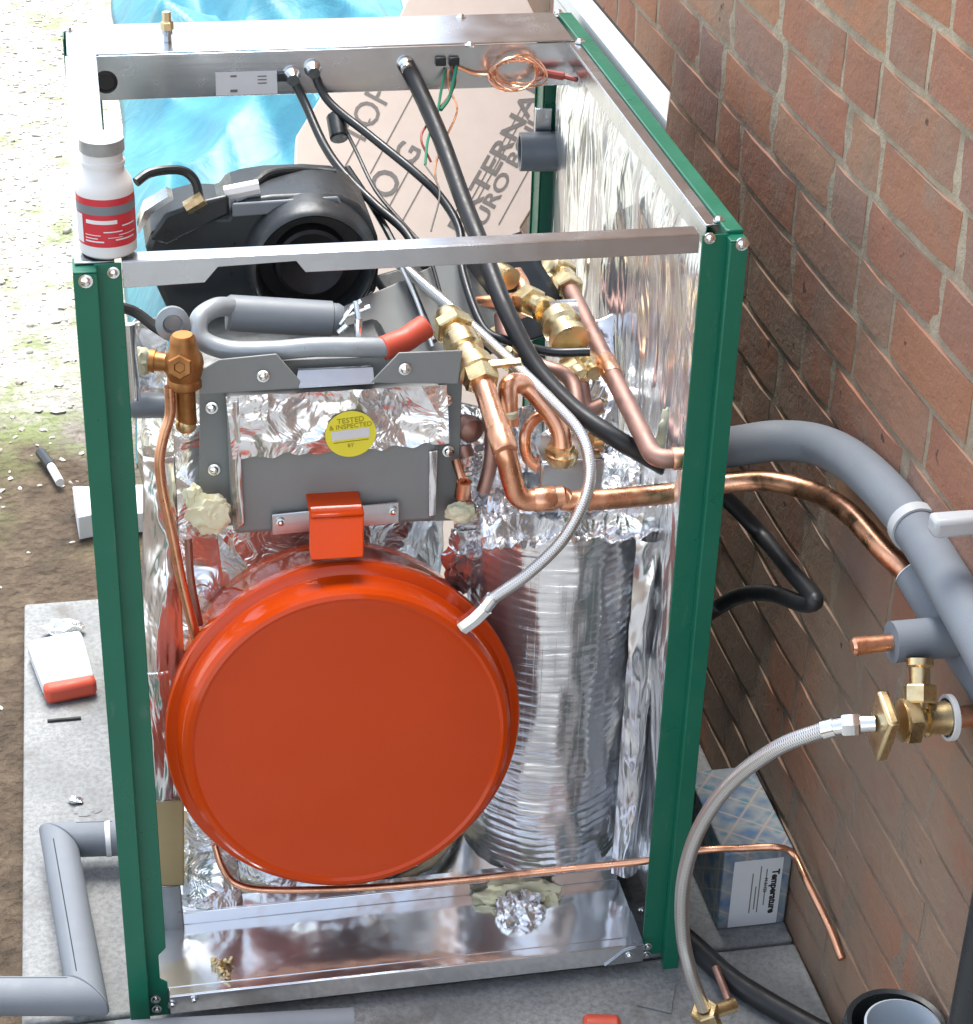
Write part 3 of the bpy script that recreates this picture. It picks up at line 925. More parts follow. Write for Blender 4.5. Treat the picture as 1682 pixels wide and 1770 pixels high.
m = MB(); m.tube(path([(388, 334, .37), (448, 322, .37)]), .008, 8); m.build('clip', M['white'], bu)
m = MB(); m.prism(path([(240, 405, .36), (262, 370, .36), (300, 345, .36), (290, 340, .36), (250, 365, .36), (238, 395, .36)]), (0, .03, 0)); m.build('bright_trim', M['chrome'], bu)
# lower burner neck and dark body under the inlet
m = MB(); m.prism(path([(300, 590, .275), (660, 572, .275), (700, 650, .22), (330, 655, .22)]), (0, .06, .0)); m.build('burner_body', M['cast'], boiler, bevel=.006)
# grey capacitor
m = MB(); A, B = P(392, 541, y=.235), P(592, 553, y=.235)
ax = (B - A); Ln = ax.length
m.lathe([(0, .0), (0, .0165), (.003, .0185), (Ln * .9, .0185), (Ln * .91, .0165), (Ln * .96, .0165), (Ln, .014), (Ln, 0)], A, ax, 36, False); m.build('capacitor', M['grey_plastic'], boiler, angle=30)
# grey flexible hose and red sleeve
MB().tube(catmull(path([(405, 530, .235), (372, 532, .215), (345, 552, .20), (348, 586, .188), (395, 605, .18), (470, 606, .175), (545, 600, .175), (610, 600, .175), (668, 601, .18)])), .0098, 16).build('ignition_lead', M['hose_grey'], boiler)
m = MB(); m.tube(path([(660, 603, .18), (700, 588, .19), (738, 562, .20)]), .0125, 18); m.build('red_sleeve', M['sleeve'], boiler, bevel=.002)
m = MB()
for pts in ([(588, 560, .22), (610, 530, .22), (625, 520, .22)], [(615, 520, .22), (620, 560, .21), (618, 590, .2)], [(600, 545, .22), (640, 530, .22)], [(585, 575, .21), (600, 562, .21)]): m.tube(path(pts), .0028, 8)
m.tube(path([(620, 552, .205), (619, 585, .2)]), .004, 8)
m.build('electrode_clamp', M['chrome'], boiler)
m = MB(); m.lathe([(0, .016), (.012, .017), (.014, .010), (.006, .008), (.006, 0)], P(298, 556, y=.20), (0, -1, .2), 24); m.build('pipe_end', M['hose_grey'], boiler)
# bronze fire valve, upper left
c = P(314, 628, y=.155)
zb = P(322, 730, y=.155).z; zt = P(316, 578, y=.155).z; hh = zt - zb
m = MB(); m.lathe([(0, .0098), (hh * .40, .0098), (hh * .41, .0150), (hh * .43, .0172), (hh * .50, .0172), (hh * .52, .0160), (hh * .58, .0178), (hh * .68, .0192), (hh * .76, .0180), (hh * .82, .0142), (hh * .92, .0128), (hh * .97, .0120), (hh, .0095), (hh, 0)], (P(319, 650, y=.155).x, .155, zb), (0, 0, 1), 30)
m.lathe([(.010, .012), (.0185, .0125), (.0205, .011), (.0205, .006), (.0190, .005), (.0190, 0)], c, (-.15, -1, .25), 6, True)
m.lathe([(.0, .0095), (.026, .0095), (.026, .0115), (.031, .0115)], (c.x, .155, zb + hh * .66), (-1, .25, .1), 16)
m.build('fire_valve', M['bronze'], boiler)
MB().lathe([(0, .007), (.004, .010), (.010, .0105), (.014, .009)], P(322, 745, y=.155), (0, 0, 1), 18).build('compression_nut', M['brass'], boiler)
MB().tube(catmull(path([(293, 668, .148), (294, 715, .148), (283, 755, .145), (276, 795, .142), (281, 845, .138), (297, 920, .13), (315, 1010, .122), (337, 1095, .118), (352, 1150, .12)])), .0052, 14).build('oil_pipe', M['copper'], boiler)
MB().tube(catmull(path([(325, 930, .145), (330, 1000, .14), (345, 1080, .135)])), .004, 10).build('oil_pipe', M['copper_dull'], boiler)
m = MB(); m.tube(path([(205, 702, .30), (292, 700, .30)]), .0135, 18); m.build('grey_pipe', M['grey_plastic'], boiler)
MB().tube(catmull(path([(205, 530, .22), (235, 540, .22), (268, 565, .21), (292, 580, .2)])), .0055, 10).build('oil_hose', M['rubber'], boiler)
m = MB(); m.blob(P(246, 622, y=.3), .014, 3, .3, 2, 21, (.8, .6, 1.1)); m.build('expanding_foam', M['foam'], boiler)
m = MB(); m.prism(path([(228, 560, .34), (290, 545, .34), (290, 680, .34), (228, 680, .34)]), (0, .003, 0)); m.build('side_plate', M['foil_crumple'], boiler)
m = MB(); m.tube(path([(222, 560, .28), (232, 690, .27)]), .007, 12); m.build('upright_tube', M['steel'], boiler)

# ---- copper and brass on the right
# flow pipe running forward under the rail, then out through the side
x1 = .545
e = P(1132, 795, x=x1)
st_ = P(985, 500, x=x1)
zf = e.z
vstart = P(948, 455, x=x1)
pts = fillet([st_, e, Vector((.605, e.y, e.z))], .018)
flow = MB().tube(pts, .0098, 18)
flow = flow.build('flow_pipe', M['copper_dull'], boiler)
m = MB()
mid = st_.lerp(e, .5); dr = (e - st_).normalized()
m.lathe([(-.018, .0105), (-.016, .0112), (.016, .0112), (.018, .0105)], mid, dr, 18); m.build('solder_joint', M['copper'], flow)
m = MB(); m.lathe([(-.010, .0105), (-.008, .0115), (.008, .0115), (.010, .0105)], Vector((.572, e.y, e.z)), (1, 0, 0), 18)
m.build('solder_joint', M['copper'], flow)
m = MB()
m.hexnut(st_ - dr * .004, dr, .0165, .016); m.lathe([(-.02, .013), (.0, .014), (.014, .0125)], st_ - dr * .022, dr, 20); m.hexnut(st_ - dr * .045, dr, .018, .020)
m.lathe([(-.022, .010), (-.02, .016), (0, .017), (.004, .012)], st_ - dr * .06, dr, 20)
m.lathe([(0, .012), (.02, .012), (.022, .009)], st_ - dr * .045, (-.6, -.2, .5), 16)
m.build('brass_valve', M['brass'], boiler)
# return: valve string, drop, then level out through the side
yr = .075
ra = P(888, 868, y=yr)
rb = P(872, 775, y=yr)
rc = P(832, 655, y=.155)
rd = P(772, 545, y=.26)
ext = [P(1180, 850, y=yr + .004)]
m = MB(); m.tube(fillet([rc, rb, ra + Vector((.004, 0, 0)), ra + Vector((.05, 0, .002))], .016), .0112, 18); rpipe = m.build('return_pipe', M['copper'], boiler)
dr = (rb - rc).normalized(); d2 = (rc - rd).normalized()
m = MB(); m.lathe([(-.012, .0118), (-.010, .0128), (.014, .0128), (.016, .0118)], rb.lerp(rc, .12), dr, 18); m.build('solder_joint', M['copper'], rpipe); m = MB(); m.lathe([(-.010, .0118), (-.008, .0128), (.010, .0128), (.012, .0118)], ra + Vector((.03, 0, .001)), (1, 0, 0), 18); m.build('solder_joint', M['copper'], rpipe)
m = MB()
m.hexnut(rc - dr * .002, dr, .0185, .018)
L2 = (rc - rd).length
m.lathe([(0, .014), (.012, .018), (.02, .018), (.022, .014), (L2 * .38, .013), (L2 * .40, .019), (L2 * .58, .019), (L2 * .6, .015), (L2 * .75, .0145), (L2 * .77, .0195), (L2 * .92, .0195), (L2 * .94, .015), (L2, .014)], rd, d2, 24)
m.hexnut(rd.lerp(rc, .2), d2, .021, .014)
m.build('brass_valve', M['brass'], boiler)
m = MB(); v0 = P(850, 630, y=.16); m.box((-.004, -.004, -.002), (.030, .004, .003), frame(v0, (1, -.1, .25), (0, -.5, .9))); m.build('valve_lever', M['brass'], boiler, bevel=.001)
# u-bend
MB().tube(catmull(path([(880, 735, .15), (878, 695, .155), (882, 664, .165), (910, 668, .17), (945, 705, .155), (968, 745, .14), (972, 790, .13)])), .0102, 16).build('copper_bend', M['copper'], boiler)
MB().tube(catmull(path([(955, 712, .17), (925, 725, .165), (908, 752, .155), (912, 790, .15), (935, 812, .145)])), .0062, 12).build('copper_bend', M['copper'], boiler)
m = MB(); m.hexnut(P(968, 782, y=.13), (0, 0, 1), .0155, .014); m.lathe([(0, .014), (.006, .017), (.012, .017), (.016, .012)], P(970, 800, y=.13), (0, 0, 1), 20)
m.hexnut(P(1032, 758, y=.15), (0, 0, 1), .011, .014); m.build('compression_nut', M['brass'], boiler)
m = MB(); m.lathe([(0, .0085), (.014, .0085), (.016, .007)], P(880, 732, y=.15), (0, 0, 1), 16); m.build('pipe_plug', M['foam'], boiler)
MB().tube(path([(1032, 780, .15), (1030, 740, .155)]), .0075, 14).build('copper_stub', M['copper'], boiler)
# plate heat exchanger
p0 = P(935, 800, y=.125); p1 = P(1046, 795, y=.125)
hx = MB().box((p0.x, .125, p0.z - .075), (p1.x, .185, p0.z)); hx.build('plate_exchanger', M['steel'], boiler, bevel=.003)
# pump and unions further back
m = MB(); c = P(915, 520, y=.36)
m.hexnut(c, (.3, -1, .1), .018, .018); m.lathe([(0, .011), (.03, .011), (.032, .015), (.04, .015)], c, (.3, -1, .1), 18); m.lathe([(-.016, .013), (.014, .013)], P(870, 475, y=.4), (.4, -1, 0), 16)
m.build('brass_union', M['brass'], boiler)
m = MB(); c = P(968, 575, y=.30)
m.lathe([(0, .012), (.004, .021), (.018, .022), (.022, .018), (.034, .018), (.036, .022), (.046, .022), (.048, .012)], c + Vector((0, .02, .01)), (.15, -1, -.25), 24)
m.hexnut(P(990, 640, y=.26), (.15, -1, -.2), .016, .02); m.lathe([(0, .011), (.03, .011)], P(985, 625, y=.27), (.2, -1, -.2), 16)
m.build('brass_pump_union', M['brass'], boiler)
m = MB(); c = P(960, 560, y=.33); m.tube(path([(948, 548, .32), (995, 545, .32)]), .018, 16); m.build('pump_collar', M['chrome'], boiler)
MB().tube(catmull(path([(798, 528, .36), (850, 524, .36), (895, 520, .37)])), .0095, 14).build('copper_stub', M['copper'], boiler)
MB().tube(catmull(path([(868, 545, .33), (875, 590, .30), (905, 600, .3)])), .009, 14).build('copper_stub', M['copper_dull'], boiler)
MB().tube(catmull(path([(1005, 660, .25), (1015, 705, .23), (1040, 700, .23)])), .008, 14).build('copper_stub', M['copper_dull'], boiler)
m = MB(); m.tube(path([(788, 795, .165), (800, 832, .150)]), .005, 12, False); m.tube(path([(798, 858, .15), (802, 832, .148)]), .008, 14); m.lathe([(0, .0062), (.0008, .0065), (.001, .004), (-.004, .004)], P(801, 832, y=.1475), (.25, -1, -.3), 16, False)
m.build('copper_stub', M['copper'], boiler)
m = MB(); c = P(862, 585, y=.32); m.hexnut(c, (.2, -1, -.2), .015, .016); m.lathe([(0, .010), (.03, .010), (.032, .014), (.042, .014)], c, (.2, -1, -.2), 18); m.build('brass_union', M['brass'], boiler)
m = MB(); c = P(900, 640, y=.25); m.hexnut(c, (0, -.3, 1), .013, .014); m.lathe([(0, .009), (.022, .009), (.024, .012), (.032, .012)], c, (0, -.3, 1), 18); m.build('brass_union', M['brass'], boiler)
m = MB(); c = P(1012, 625, y=.27); m.hexnut(c, (.1, -1, 0), .014, .014); m.lathe([(0, .011), (.018, .011), (.02, .008), (.03, .008)], c, (.1, -1, 0), 18); m.build('brass_plug', M['brass'], boiler)
MB().tube(catmull(path([(838, 690, .19), (850, 740, .175), (848, 800, .165), (835, 850, .16)])), .0075, 14).build('copper_stub', M['copper_dull'], boiler)
MB().tube(catmull(path([(905, 600, .30), (930, 630, .27), (985, 655, .24), (1000, 720, .2)])), .0085, 14).build('copper_stub', M['copper_dull'], boiler)
MB().tube(catmull(path([(890, 470, .42), (905, 500, .40), (900, 540, .36)])), .0085, 14).build('copper_stub', M['copper'], boiler)
m = MB(); m.lathe([(-.012, .010), (-.008, .013), (.006, .013), (.010, .009), (.012, 0)], P(812, 742, y=.19), (.3, -1, 0), 20); m.tube(path([(800, 770, .19), (805, 790, .185)]), .009, 12); m.build('copper_cap', M['copper_dull'], boiler)
m = MB(); m.blob(P(1163, 745, y=.13), .022, 4, .35, 2, 17, (.7, .5, 1.4)); m.build('expanding_foam', M['foam'], boiler)

# ================================================================ THINGS AROUND
# bright copper return pipe outside: from the side of the boiler round to the wall
zr = ra.z + .002
cp = MB().tube(catmull([ra + Vector((.048, 0, .002)), P(1000, 866, y=yr), P(1180, 850, y=yr + .003), P(1260, 834, y=yr + .002), P(1330, 832, y=.060), P(1410, 852, y=.02), P(1470, 890, y=-.05), P(1525, 950, y=-.115), P(1562, 985, y=-.15), P(1600, 1030, y=-.19)], 10), .0108, 20)
tag(cp.build('copper_pipe', M['copper']), 'bare bright copper pipe leaving the boiler side and bending to the wall', 'pipe')

# upper lagged pipe
l1 = [P(1186, 778, y=.12), P(1265, 772, y=.10), P(1340, 762, y=.085), P(1410, 768, y=.06), P(1470, 796, y=0), P(1530, 850, y=-.08), P(1590, 925, y=-.16), P(1650, 1025, y=-.25), P(1720, 1150, y=-.35), P(1790, 1290, y=-.45)]
lp = empty('lagged_pipe', l1[0], 'upper thick grey foam-lagged pipe curving from the boiler along the wall', 'lagged pipe')
l1c = catmull(l1, 10)
MB().tube(l1c, .0208, 26).build('foam_sleeve', M['lag'], lp, angle=60)
# clip
cc = P(1592, 905, y=-.15); dd = (l1[7] - l1[5]).normalized()
pc = P(1648, 908, x=.722)
clip = empty('pipe_clip', pc, 'pale plastic clip ringing the upper lagged pipe against the wall', 'pipe clip')
MB().lathe([(-.006, .0212), (-.006, .0235), (.006, .0235), (.006, .0212)], l1[6] - dd * .014, dd, 30, False).build('clip_ring', M['clip'], clip)
MB().box((.702, pc.y - .009, pc.z - .008), (.7445, pc.y + .010, pc.z + .010)).build('clip_bracket', M['clip'], clip, bevel=.004)
# lower lagged pipe with tee
l2 = [P(1582, 990, y=-.165), P(1638, 1080, y=-.22), P(1692, 1160, y=-.27), P(1765, 1275, y=-.35), P(1840, 1400, y=-.43)]
lp2 = empty('lagged_pipe', l2[0], 'lower grey foam-lagged pipe with a side tee under the upper one', 'lagged pipe')
MB().tube(catmull(l2, 8), .0195, 26).build('foam_sleeve', M['lag'], lp2, angle=60)
MB().lathe([(-.0006, .011), (-.0006, .0192), (.001, .0200)], l2[0], (l2[1] - l2[0]), 26, False).build('sleeve_end', M['white'], lp2)
ta, tb = P(1648, 1100, y=-.25), P(1541, 1110, y=-.25)
MB().tube([ta, tb], .0185, 24).build('tee_sleeve', M['lag'], lp2, angle=60)
tc_ = P(1482, 1117, y=-.25)
m = MB(); m.tube([tb + (ta - tb) * .1, tc_ + (tb - tc_) * .25], .0075, 18); m.lathe([(0, .0082), (.012, .0082), (.0145, .006), (.0148, 0)], tc_ + (tb - tc_) * .3, tc_ - tb, 18)
m.build('capped_stub', M['copper'], lp2)
# wall valve
va = P(1530, 1248, y=-.30); vb = P(1645, 1240, y=-.30); vd = (vb - va).normalized()
valve = empty('brass_valve', va, 'brass filling valve with square head under the lagged tee', 'valve')
m = MB(); Lv = (vb - va).length
m.lathe([(.012, .010), (.014, .0185), (.026, .0185), (.028, .013), (.034, .013), (.036, .016), (Lv * .62, .016), (Lv * .64, .0135), (Lv * .8, .014), (Lv, .0165), (Lv, .006)], va, vd, 20)
m.hexnut(va + vd * .022, vd, .0215, .014)
m.build('valve_body', M['brass'], valve)
m = MB(); hb = va - vd * .002
m.box((-.007, -.022, -.028), (.004, .016, .026), frame(hb, vd, (0, -.3, .95))); m.build('square_head', M['brass'], valve, bevel=.003)
vt = P(1590, 1225, y=-.30); vtop = P(1590, 1140, y=-.275)
m = MB(); m.tube([vt, vtop], .0075, 16); m.hexnut(vt + (vtop - vt) * .30, vtop - vt, .015, .016); m.lathe([(0, .009), (.014, .009), (.016, .012), (.022, .012)], vt + (vtop - vt) * .5, vtop - vt, 16)
m.build('valve_stem', M['brass'], valve)
m = MB(); m.lathe([(-.003, .0175), (-.003, .0205), (.002, .0205), (.002, .0175)], vb - vd * .002, vd, 26, False); m.build('washer', M['white'], valve)
MB().tube([vb, vb + vd * .028], .0098, 18).build('copper_tail', M['copper'], valve)
# outer braided hose
hz = [P(1512, 1250, y=-.30), P(1470, 1252, y=-.295), P(1430, 1259, y=-.288), P(1345, 1292, y=-.26), P(1265, 1352, y=-.22), P(1210, 1430, y=-.185), P(1182, 1520, y=-.16), P(1180, 1610, y=-.14), P(1194, 1680, y=-.14), P(1216, 1742, y=-.135)]
hose = empty('braided_hose', hz[0], 'steel braided filling hose arching from the wall valve to the slab', 'hose')
MB().tube(catmull(hz[2:], 12), .0072, 18).build('braided_sleeve', M['braid'], hose)
m = MB(); m.tube(hz[:3], .0078, 14); m.hexnut(hz[1], hz[0] - hz[1], .0105, .016); m.tube([hz[2].lerp(hz[1], .35), hz[2].lerp(hz[3], .08)], .0088, 16); m.build('crimp_ferrule', M['chrome'], hose)
d_ = (hz[-1] - hz[-2]).normalized()
m = MB(); m.hexnut(hz[-1] + d_ * .010, d_, .015, .016); m.lathe([(0, .009), (.02, .009), (.022, .013), (.036, .013)], hz[-1] + d_ * .008, d_, 16)
m.tube([hz[-1] + d_ * .012 + Vector((-.004, 0, 0)), hz[-1] + d_ * .012 + Vector((.034, .01, 0))], .008, 12); m.build('brass_coupling', M['brass'], hose)
# black cable loop
xk = .690
kb = MB().tube(catmull([P(1180, 800, x=.60), P(1262, 868, x=.655), P(1320, 930, x=.69), P(1368, 988, x=.69), P(1398, 1022, x=.69), P(1408, 1040, x=.688), P(1385, 1043, x=.685), P(1335, 1026, x=.68), P(1285, 1028, x=.67), P(1240, 1050, x=.655), P(1180, 1090, x=.61)], 12), .0088, 16)
tag(kb.build('power_cable', M['rubber']), 'thick black cable making a sharp loop beside the brick wall', 'cable')
# thin copper tube along the front and out
ot = [P(372, 1462, y=.118), P(385, 1500, y=.105), P(410, 1528, y=.09), P(470, 1538, y=.085), P(620, 1535, y=.08), P(780, 1522, y=.075), P(1000, 1500, y=.06), P(1125, 1487, y=.045), P(1210, 1470, y=.03), P(1290, 1466, y=.02), P(1345, 1465, y=.012), P(1372, 1478, y=.004), P(1395, 1525, y=-.03), P(1430, 1595, y=-.075), P(1455, 1658, y=-.115)]
tag(MB().tube(catmull(ot, 10), .0040, 14).build('copper_tube', M['copper']), 'thin copper oil tube running from under the vessel past the patterned carton', 'tube')

# patterned carton by the wall
q0 = P(1358, 1594, z=0.001); yc = q0.y
hc = P(1364, 1466, y=yc).z
xl = P(1238, 1622, y=yc).x
yb = P(1332, 1320, z=hc).y
cbx = empty('carton', (q0.x, yc, 0), 'small blue criss-cross printed carton with a white address label', 'carton')
MB().box((xl, yc, .0006), (min(q0.x, .741), yb, hc)).build('carton_body', M['carton'], cbx, bevel=.002)
lw, lh = (q0.x - xl), hc
lb0 = P(1270, 1490, y=yc); lb1 = P(1338, 1594, y=yc)
MB().box((lb0.x, yc - .0008, lb1.z), (lb1.x + .002, yc - .0001, lb0.z)).build('address_label', M['paper'], cbx)
lc = Vector((lb1.x - .006, yc - .0011, (lb0.z + lb1.z) / 2))
text_mesh('Temperature', .0118, frame(lc, (0, 0, -1), (0, -1, 0)), M['ink'], 'lettering', cbx, bold=.0004)
text_mesh('M 21123', .0058, frame(lc + Vector((-.0105, 0, .010)), (0, 0, -1), (0, -1, 0)), M['ink'], 'lettering', cbx)
m = MB()
for i, (dx, z0_, z1_) in enumerate(((-.017, .30, .85), (-.024, .2, .9), (-.028, .25, .6), (-.033, .2, .8))):
    m = MB(); m.box((lb1.x + dx, yc - .0012, lb1.z + (lb0.z - lb1.z) * z0_), (lb1.x + dx + .0012, yc - .0009, lb1.z + (lb0.z - lb1.z) * z1_)); m.build('print_line', M['ink_grey'], cbx)

# black hose lying on the slab, bottom right
bh = [P(1130, 1575, z=.012), P(1205, 1640, z=.012), P(1260, 1690, z=.012), P(1330, 1735, z=.012), P(1420, 1785, z=.012), P(1540, 1850, z=.012)]
tag(MB().tube(catmull(bh, 8), .0125, 18).build('drain_hose', M['rubber']), 'black rubber hose lying on the concrete slab near the wall', 'hose')
m = MB(); m.tube(path([(1237, 1672, -.03), (1262, 1735, -.075)]), .0045, 10)
tag(m.build('copper_offcut', M['copper_dull']), 'short copper offcut lying across the black rubber hose', 'offcut')
# dark waste pipe at the right edge
rp = [P(1668, 1540, y=-.40), P(1660, 1660, y=-.42), P(1650, 1790, y=-.44)]
m = MB(); c = P(1712, 1770, y=-.42)
tag(MB().tube([P(1734, 1500, x=.716), Vector((.716, P(1734, 1500, x=.716).y, 0.0))], .0205, 24).build('downpipe', M['black']), 'dark plastic downpipe standing at the right edge', 'pipe')
# black bucket with a pale tub inside
ct = P(1550, 1768, x=.694); zt = ct.z
bk = empty('bucket', (ct.x, ct.y, 0), 'black bucket with a thick rim at the foot of the wall', 'bucket')
rb_ = .0445
MB().lathe([(0.001, rb_ * .78), (zt - .02, rb_ * .96), (zt - .010, rb_ * 1.04), (zt - .003, rb_ * 1.06), (zt, rb_ * 1.02), (zt - .002, rb_ * .92), (zt - .07, rb_ * .86), (zt - .08, 0)], (ct.x, ct.y, 0), (0, 0, 1), 48).build('bucket_body', M['black'], bk)
MB().tube([Vector((ct.x, ct.y, zt - .018)) + Vector((rb_ * 1.04 * math.cos(a), rb_ * 1.04 * math.sin(a), .006)) for a in [2 * math.pi * i / 40 for i in range(41)]], .0025, 8, False).build('rim_bead', M['black'], bk)
tub = empty('tub', (ct.x, ct.y, zt - .075), 'pale blue-grey plastic tub set inside the black bucket', 'tub')
MB().lathe([(zt - .075, rb_ * .66), (zt - .006, rb_ * .76), (zt - .001, rb_ * .80), (zt, rb_ * .75), (zt - .008, rb_ * .70), (zt - .05, rb_ * .64)], (ct.x + .005, ct.y - .004, 0), (0, 0, 1), 44, False).build('tub_wall', M['bucket_grey'], tub)
MB().lathe([(zt - .045, rb_ * .66), (zt - .0445, 0)], (ct.x + .005, ct.y - .004, 0), (0, 0, 1), 40, False).build('contents', M['bucket_grey'], tub)

# lagged waste pipe, bottom left
zl = .04
w = empty('lagged_pipe', P(75, 1450, z=zl), 'grey foam-lagged pipe with two mitred elbows beside the left post', 'lagged pipe')
A, B, C_, D_ = P(225, 1448, z=zl), P(102, 1452, z=zl), P(150, 1722, z=zl), P(-60, 1722, z=zl)
def mitre(pts, k, r, seg=28):
    # straight length k of a mitred run: both ends cut on the bisecting planes
    a, b = pts[k], pts[k + 1]; d = (b - a).normalized(); up = Vector((0, 0, 1)); sd_ = d.cross(up)
    def ring(p, q):
        n_ = d if q is None else (d + q).normalized()
        out = []
        for i in range(seg):
            t_ = 2 * math.pi * i / seg; o_ = (up * math.cos(t_) + sd_ * math.sin(t_)) * r
            out.append(p + o_ - d * (o_.dot(n_) / d.dot(n_)))
        return out
    q0 = (pts[k] - pts[k - 1]).normalized() if k else None
    q1 = (pts[k + 2] - b).normalized() if k + 2 < len(pts) else None
    vs = ring(a + d * .0004, q0) + ring(b - d * .0004, q1)
    fs = [(i, (i + 1) % seg, seg + (i + 1) % seg, seg + i) for i in range(seg)] + [tuple(range(seg - 1, -1, -1)), tuple(range(seg, 2 * seg))]
    return MB().add(vs, fs)
run = [A, B, C_, D_]
for k in range(3):
    fs_ = mitre(run, k, .0205).build('foam_sleeve', M['lag'], w, angle=60, bevel=.0015)
    a_, b_ = run[k], run[k + 1]; d_ = (b_ - a_).normalized(); sdv = d_.cross(Vector((0, 0, 1))) * .35 + Vector((0, 0, .94))
    MB().tube([a_ + d_ * .02 + sdv * .02015, b_ - d_ * .02 + sdv * .02015], .0007, 6).build('slit_seam', M['ink'], fs_)
MB().lathe([(-.003, .021), (.003, .0212)], P(187, 1450, z=zl), (1, 0, 0), 26, False).build('tape_band', M['white'], w)
g_ = [P(215, 1790, z=.035), P(600, 1775, z=.035)]
tag(MB().tube([P(200, 1792, z=.03), P(612, 1768, z=.03)], .016, 22).build('grey_pipe', M['lag']), 'straight grey lagged pipe length lying in front of the boiler base', 'pipe')
# red handle at the bottom edge
m = MB(); c = P(1040, 1775, z=.012); m.lathe([(-.02, .010), (-.016, .013), (.016, .013), (.02, .008)], c, (1, -.2, 0), 18)
tag(m.build('tool_handle', M['sleeve'], bevel=.001), 'red tool handle end on the slab in front of the boiler', 'tool')
# white and red holder on the slab
d0 = [P(45, 1105, z=.03), P(140, 1085, z=.03), P(164, 1165, z=.03), P(74, 1180, z=.03)]
dsp = empty('tape_dispenser', d0[3] - Vector((0, 0, .03)), 'white plastic tape holder with a red end on the left slab', 'tape holder')
MB().prism([p - Vector((0, 0, .029)) for p in d0], (0, 0, .029)).build('white_body', M['white'], dsp, bevel=.008)
dn = (d0[3] - d0[0]).normalized()
e0 = [d0[3].lerp(d0[0], .08), d0[2].lerp(d0[1], .08), d0[2] + dn * .012, d0[3] + dn * .014]
MB().prism([p - Vector((0, 0, .0285)) for p in e0], (0, 0, .026)).build('red_end', M['sleeve'], dsp, bevel=.007)
m = MB(); m.blob(P(110, 1085, z=.01), .02, 3, .5, 2, 31, (1.3, .9, .5)); tag(m.build('foil_ball', M['foil_crumple'], angle=20), 'crushed bit of foil behind the white tape holder', 'foil scrap')
m = MB(); a_, b_ = P(82, 1246, z=.002), P(140, 1241, z=.002); m.tube([a_, b_], .0022, 8)
tag(m.build('nail', M['ink']), 'thin black nail lying on the slab below the tape holder', 'nail')
m = MB(); m.blob(P(132, 1383, z=.004), .0075, 2, .6, 2, 5, (1.2, .8, .6)); tag(m.build('foil_shard', M['chrome'], angle=15), 'little bright metal shard on the slab above the lagged elbow', 'scrap')
m = MB(); m.blob(P(150, 1400, z=.0), .014, 3, .4, 2, 6, (1.2, .8, .18)); tag(m.build('cement_lump', M['concrete']), 'flat grey cement lump on the slab beside the green post', 'lump')
# things on the ground at the left
m = MB(); a_, b_, c_ = P(70, 782, z=-.02), P(88, 806, z=-.02), P(104, 834, z=-.02)
lt = empty('marker_pen', b_, 'short white and dark marker pen lying in the mud', 'pen')
MB().tube([b_, c_], .007, 12).build('barrel', M['white'], lt); MB().tube([a_, b_], .0085, 12).build('cap', M['black'], lt)
pq = [P(126, 850, z=.0), P(160, 850, z=.0), P(165, 898, z=.0), P(135, 904, z=.0)]
tag(MB().prism([p - Vector((0, 0, .03)) for p in pq], (0, 0, .04)).build('paper_pad', M['paper'], bevel=.002), 'white paper pad on the ground just behind the left post', 'pad')
pq = [P(222, 842, z=.0), P(262, 842, z=.0), P(262, 890, z=.0), P(222, 893, z=.0)]
tag(MB().prism([p - Vector((0, 0, .03)) for p in pq], (0, 0, .035)).build('white_block', M['white'], bevel=.002), 'white block seen through the frame beside the left post', 'block')
# torn leaf of paper on slab bottom
m = MB(); pts = [P(1100, 1738, z=.0012), P(1150, 1705, z=.0012), P(1168, 1700, z=.0012), P(1160, 1752, z=.0012), P(1130, 1745, z=.0012)]
tag(m.prism(pts, (0, 0, .0012)).build('card_scrap', M['concrete']), 'torn grey scrap of card on the slab below the right post', 'scrap')

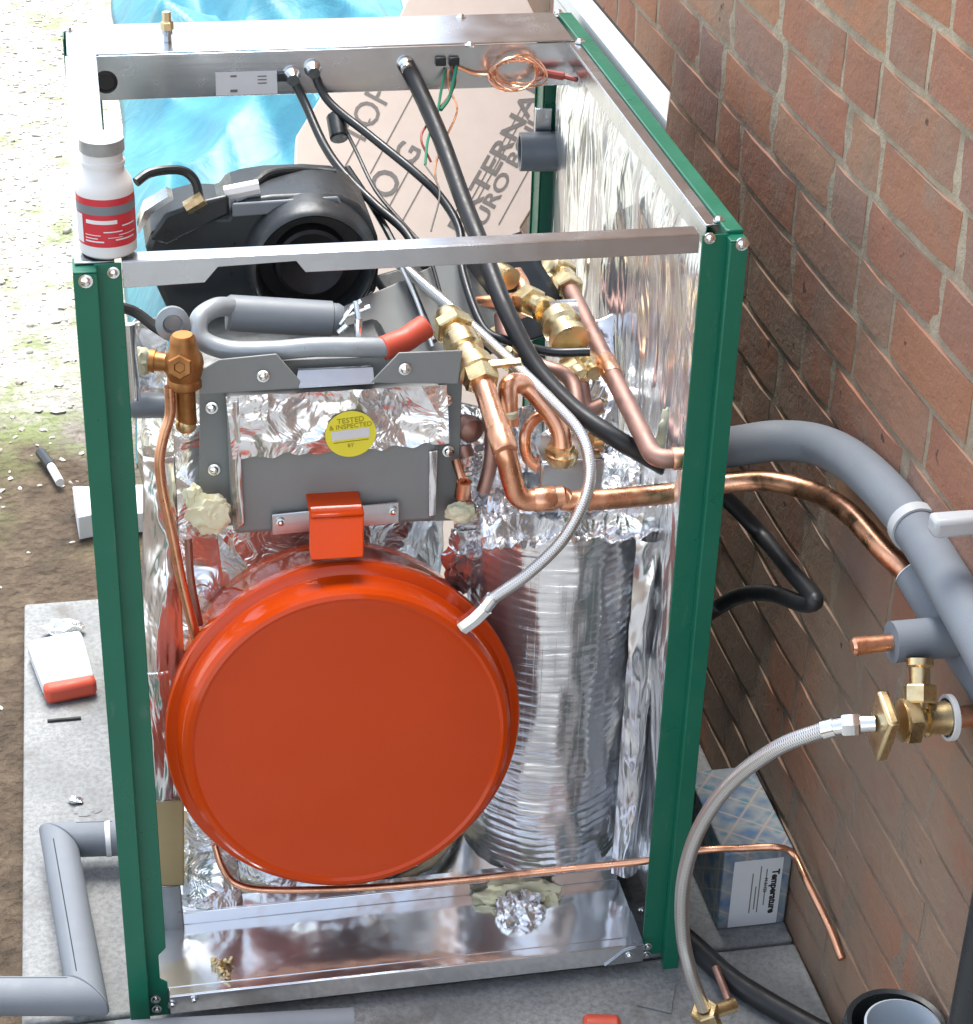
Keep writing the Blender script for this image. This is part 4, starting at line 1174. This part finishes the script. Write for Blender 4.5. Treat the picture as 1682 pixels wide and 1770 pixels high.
# bottle on the front left corner
bc = P(188, 432, z=H)
bo = empty('bottle', (bc.x, bc.y, H), 'small white solvent bottle with red label on the front left corner', 'bottle')
rb2 = .0245
MB().lathe([(0, rb2 * .92), (.002, rb2), (.058, rb2), (.066, rb2 * .93), (.073, rb2 * .74), (.078, rb2 * .70), (.0785, rb2 * .76), (.082, rb2 * .76), (.083, rb2 * .70), (.090, rb2 * .69)], (bc.x, bc.y, H + .0005), (0, 0, 1), 40).build('bottle_body', M['white'], bo)
MB().lathe([(.0905, rb2 * .74), (.0915, rb2 * .78), (.102, rb2 * .77), (.104, rb2 * .5)], (bc.x, bc.y, H), (0, 0, 1), 28).build('cap', M['cap'], bo)
lab = MB().lathe([(.012, rb2 * 1.012), (.055, rb2 * 1.012)], (bc.x, bc.y, H), (0, 0, 1), 48, False).build('label', M['red_label'], bo)
MB().lathe([(.041, rb2 * 1.02), (.049, rb2 * 1.02)], (bc.x, bc.y, H), (0, 0, 1), 48, False).build('label_band', M['grey_plastic'], lab)
def arc_patch(a0, a1, z0, z1, k=1.024):
    return MB().sheet(8, 1, lambda u, v: Vector((bc.x + rb2 * k * math.cos(R(a0 + (a1 - a0) * u)), bc.y + rb2 * k * math.sin(R(a0 + (a1 - a0) * u)), H + z0 + (z1 - z0) * v)))
arc_patch(192, 216, .014, .040).build('label_panel', M['paper'], lab)
m = MB()
for a0_, a1_, z0_, z1_ in ((222, 262, .0165, .0178), (222, 250, .0195, .0203), (222, 256, .0225, .0232), (226, 290, .0330, .0365), (262, 300, .0255, .0265), (285, 330, .018, .0192), (292, 335, .0225, .0232), (300, 335, .030, .0312), (270, 300, .0205, .0210)):
    arc_patch(a0_, a1_, z0_, z1_).build('print_line', M['paper'], lab)
# brass plug standing on the control channel
c = P(290, 72, z=H)
pg = empty('brass_plug', (c.x, c.y, H), 'small brass and steel plug standing on the rear channel', 'plug')
MB().lathe([(0.0003, .0045), (.008, .0045), (.009, .006), (.014, .006)], c, (0, 0, 1), 14).build('shank', M['steel'], pg)
MB().lathe([(.0142, .0075), (.022, .0075), (.024, .005), (.034, .005)], c, (0, 0, 1), 6).build('hex_head', M['brass'], pg)
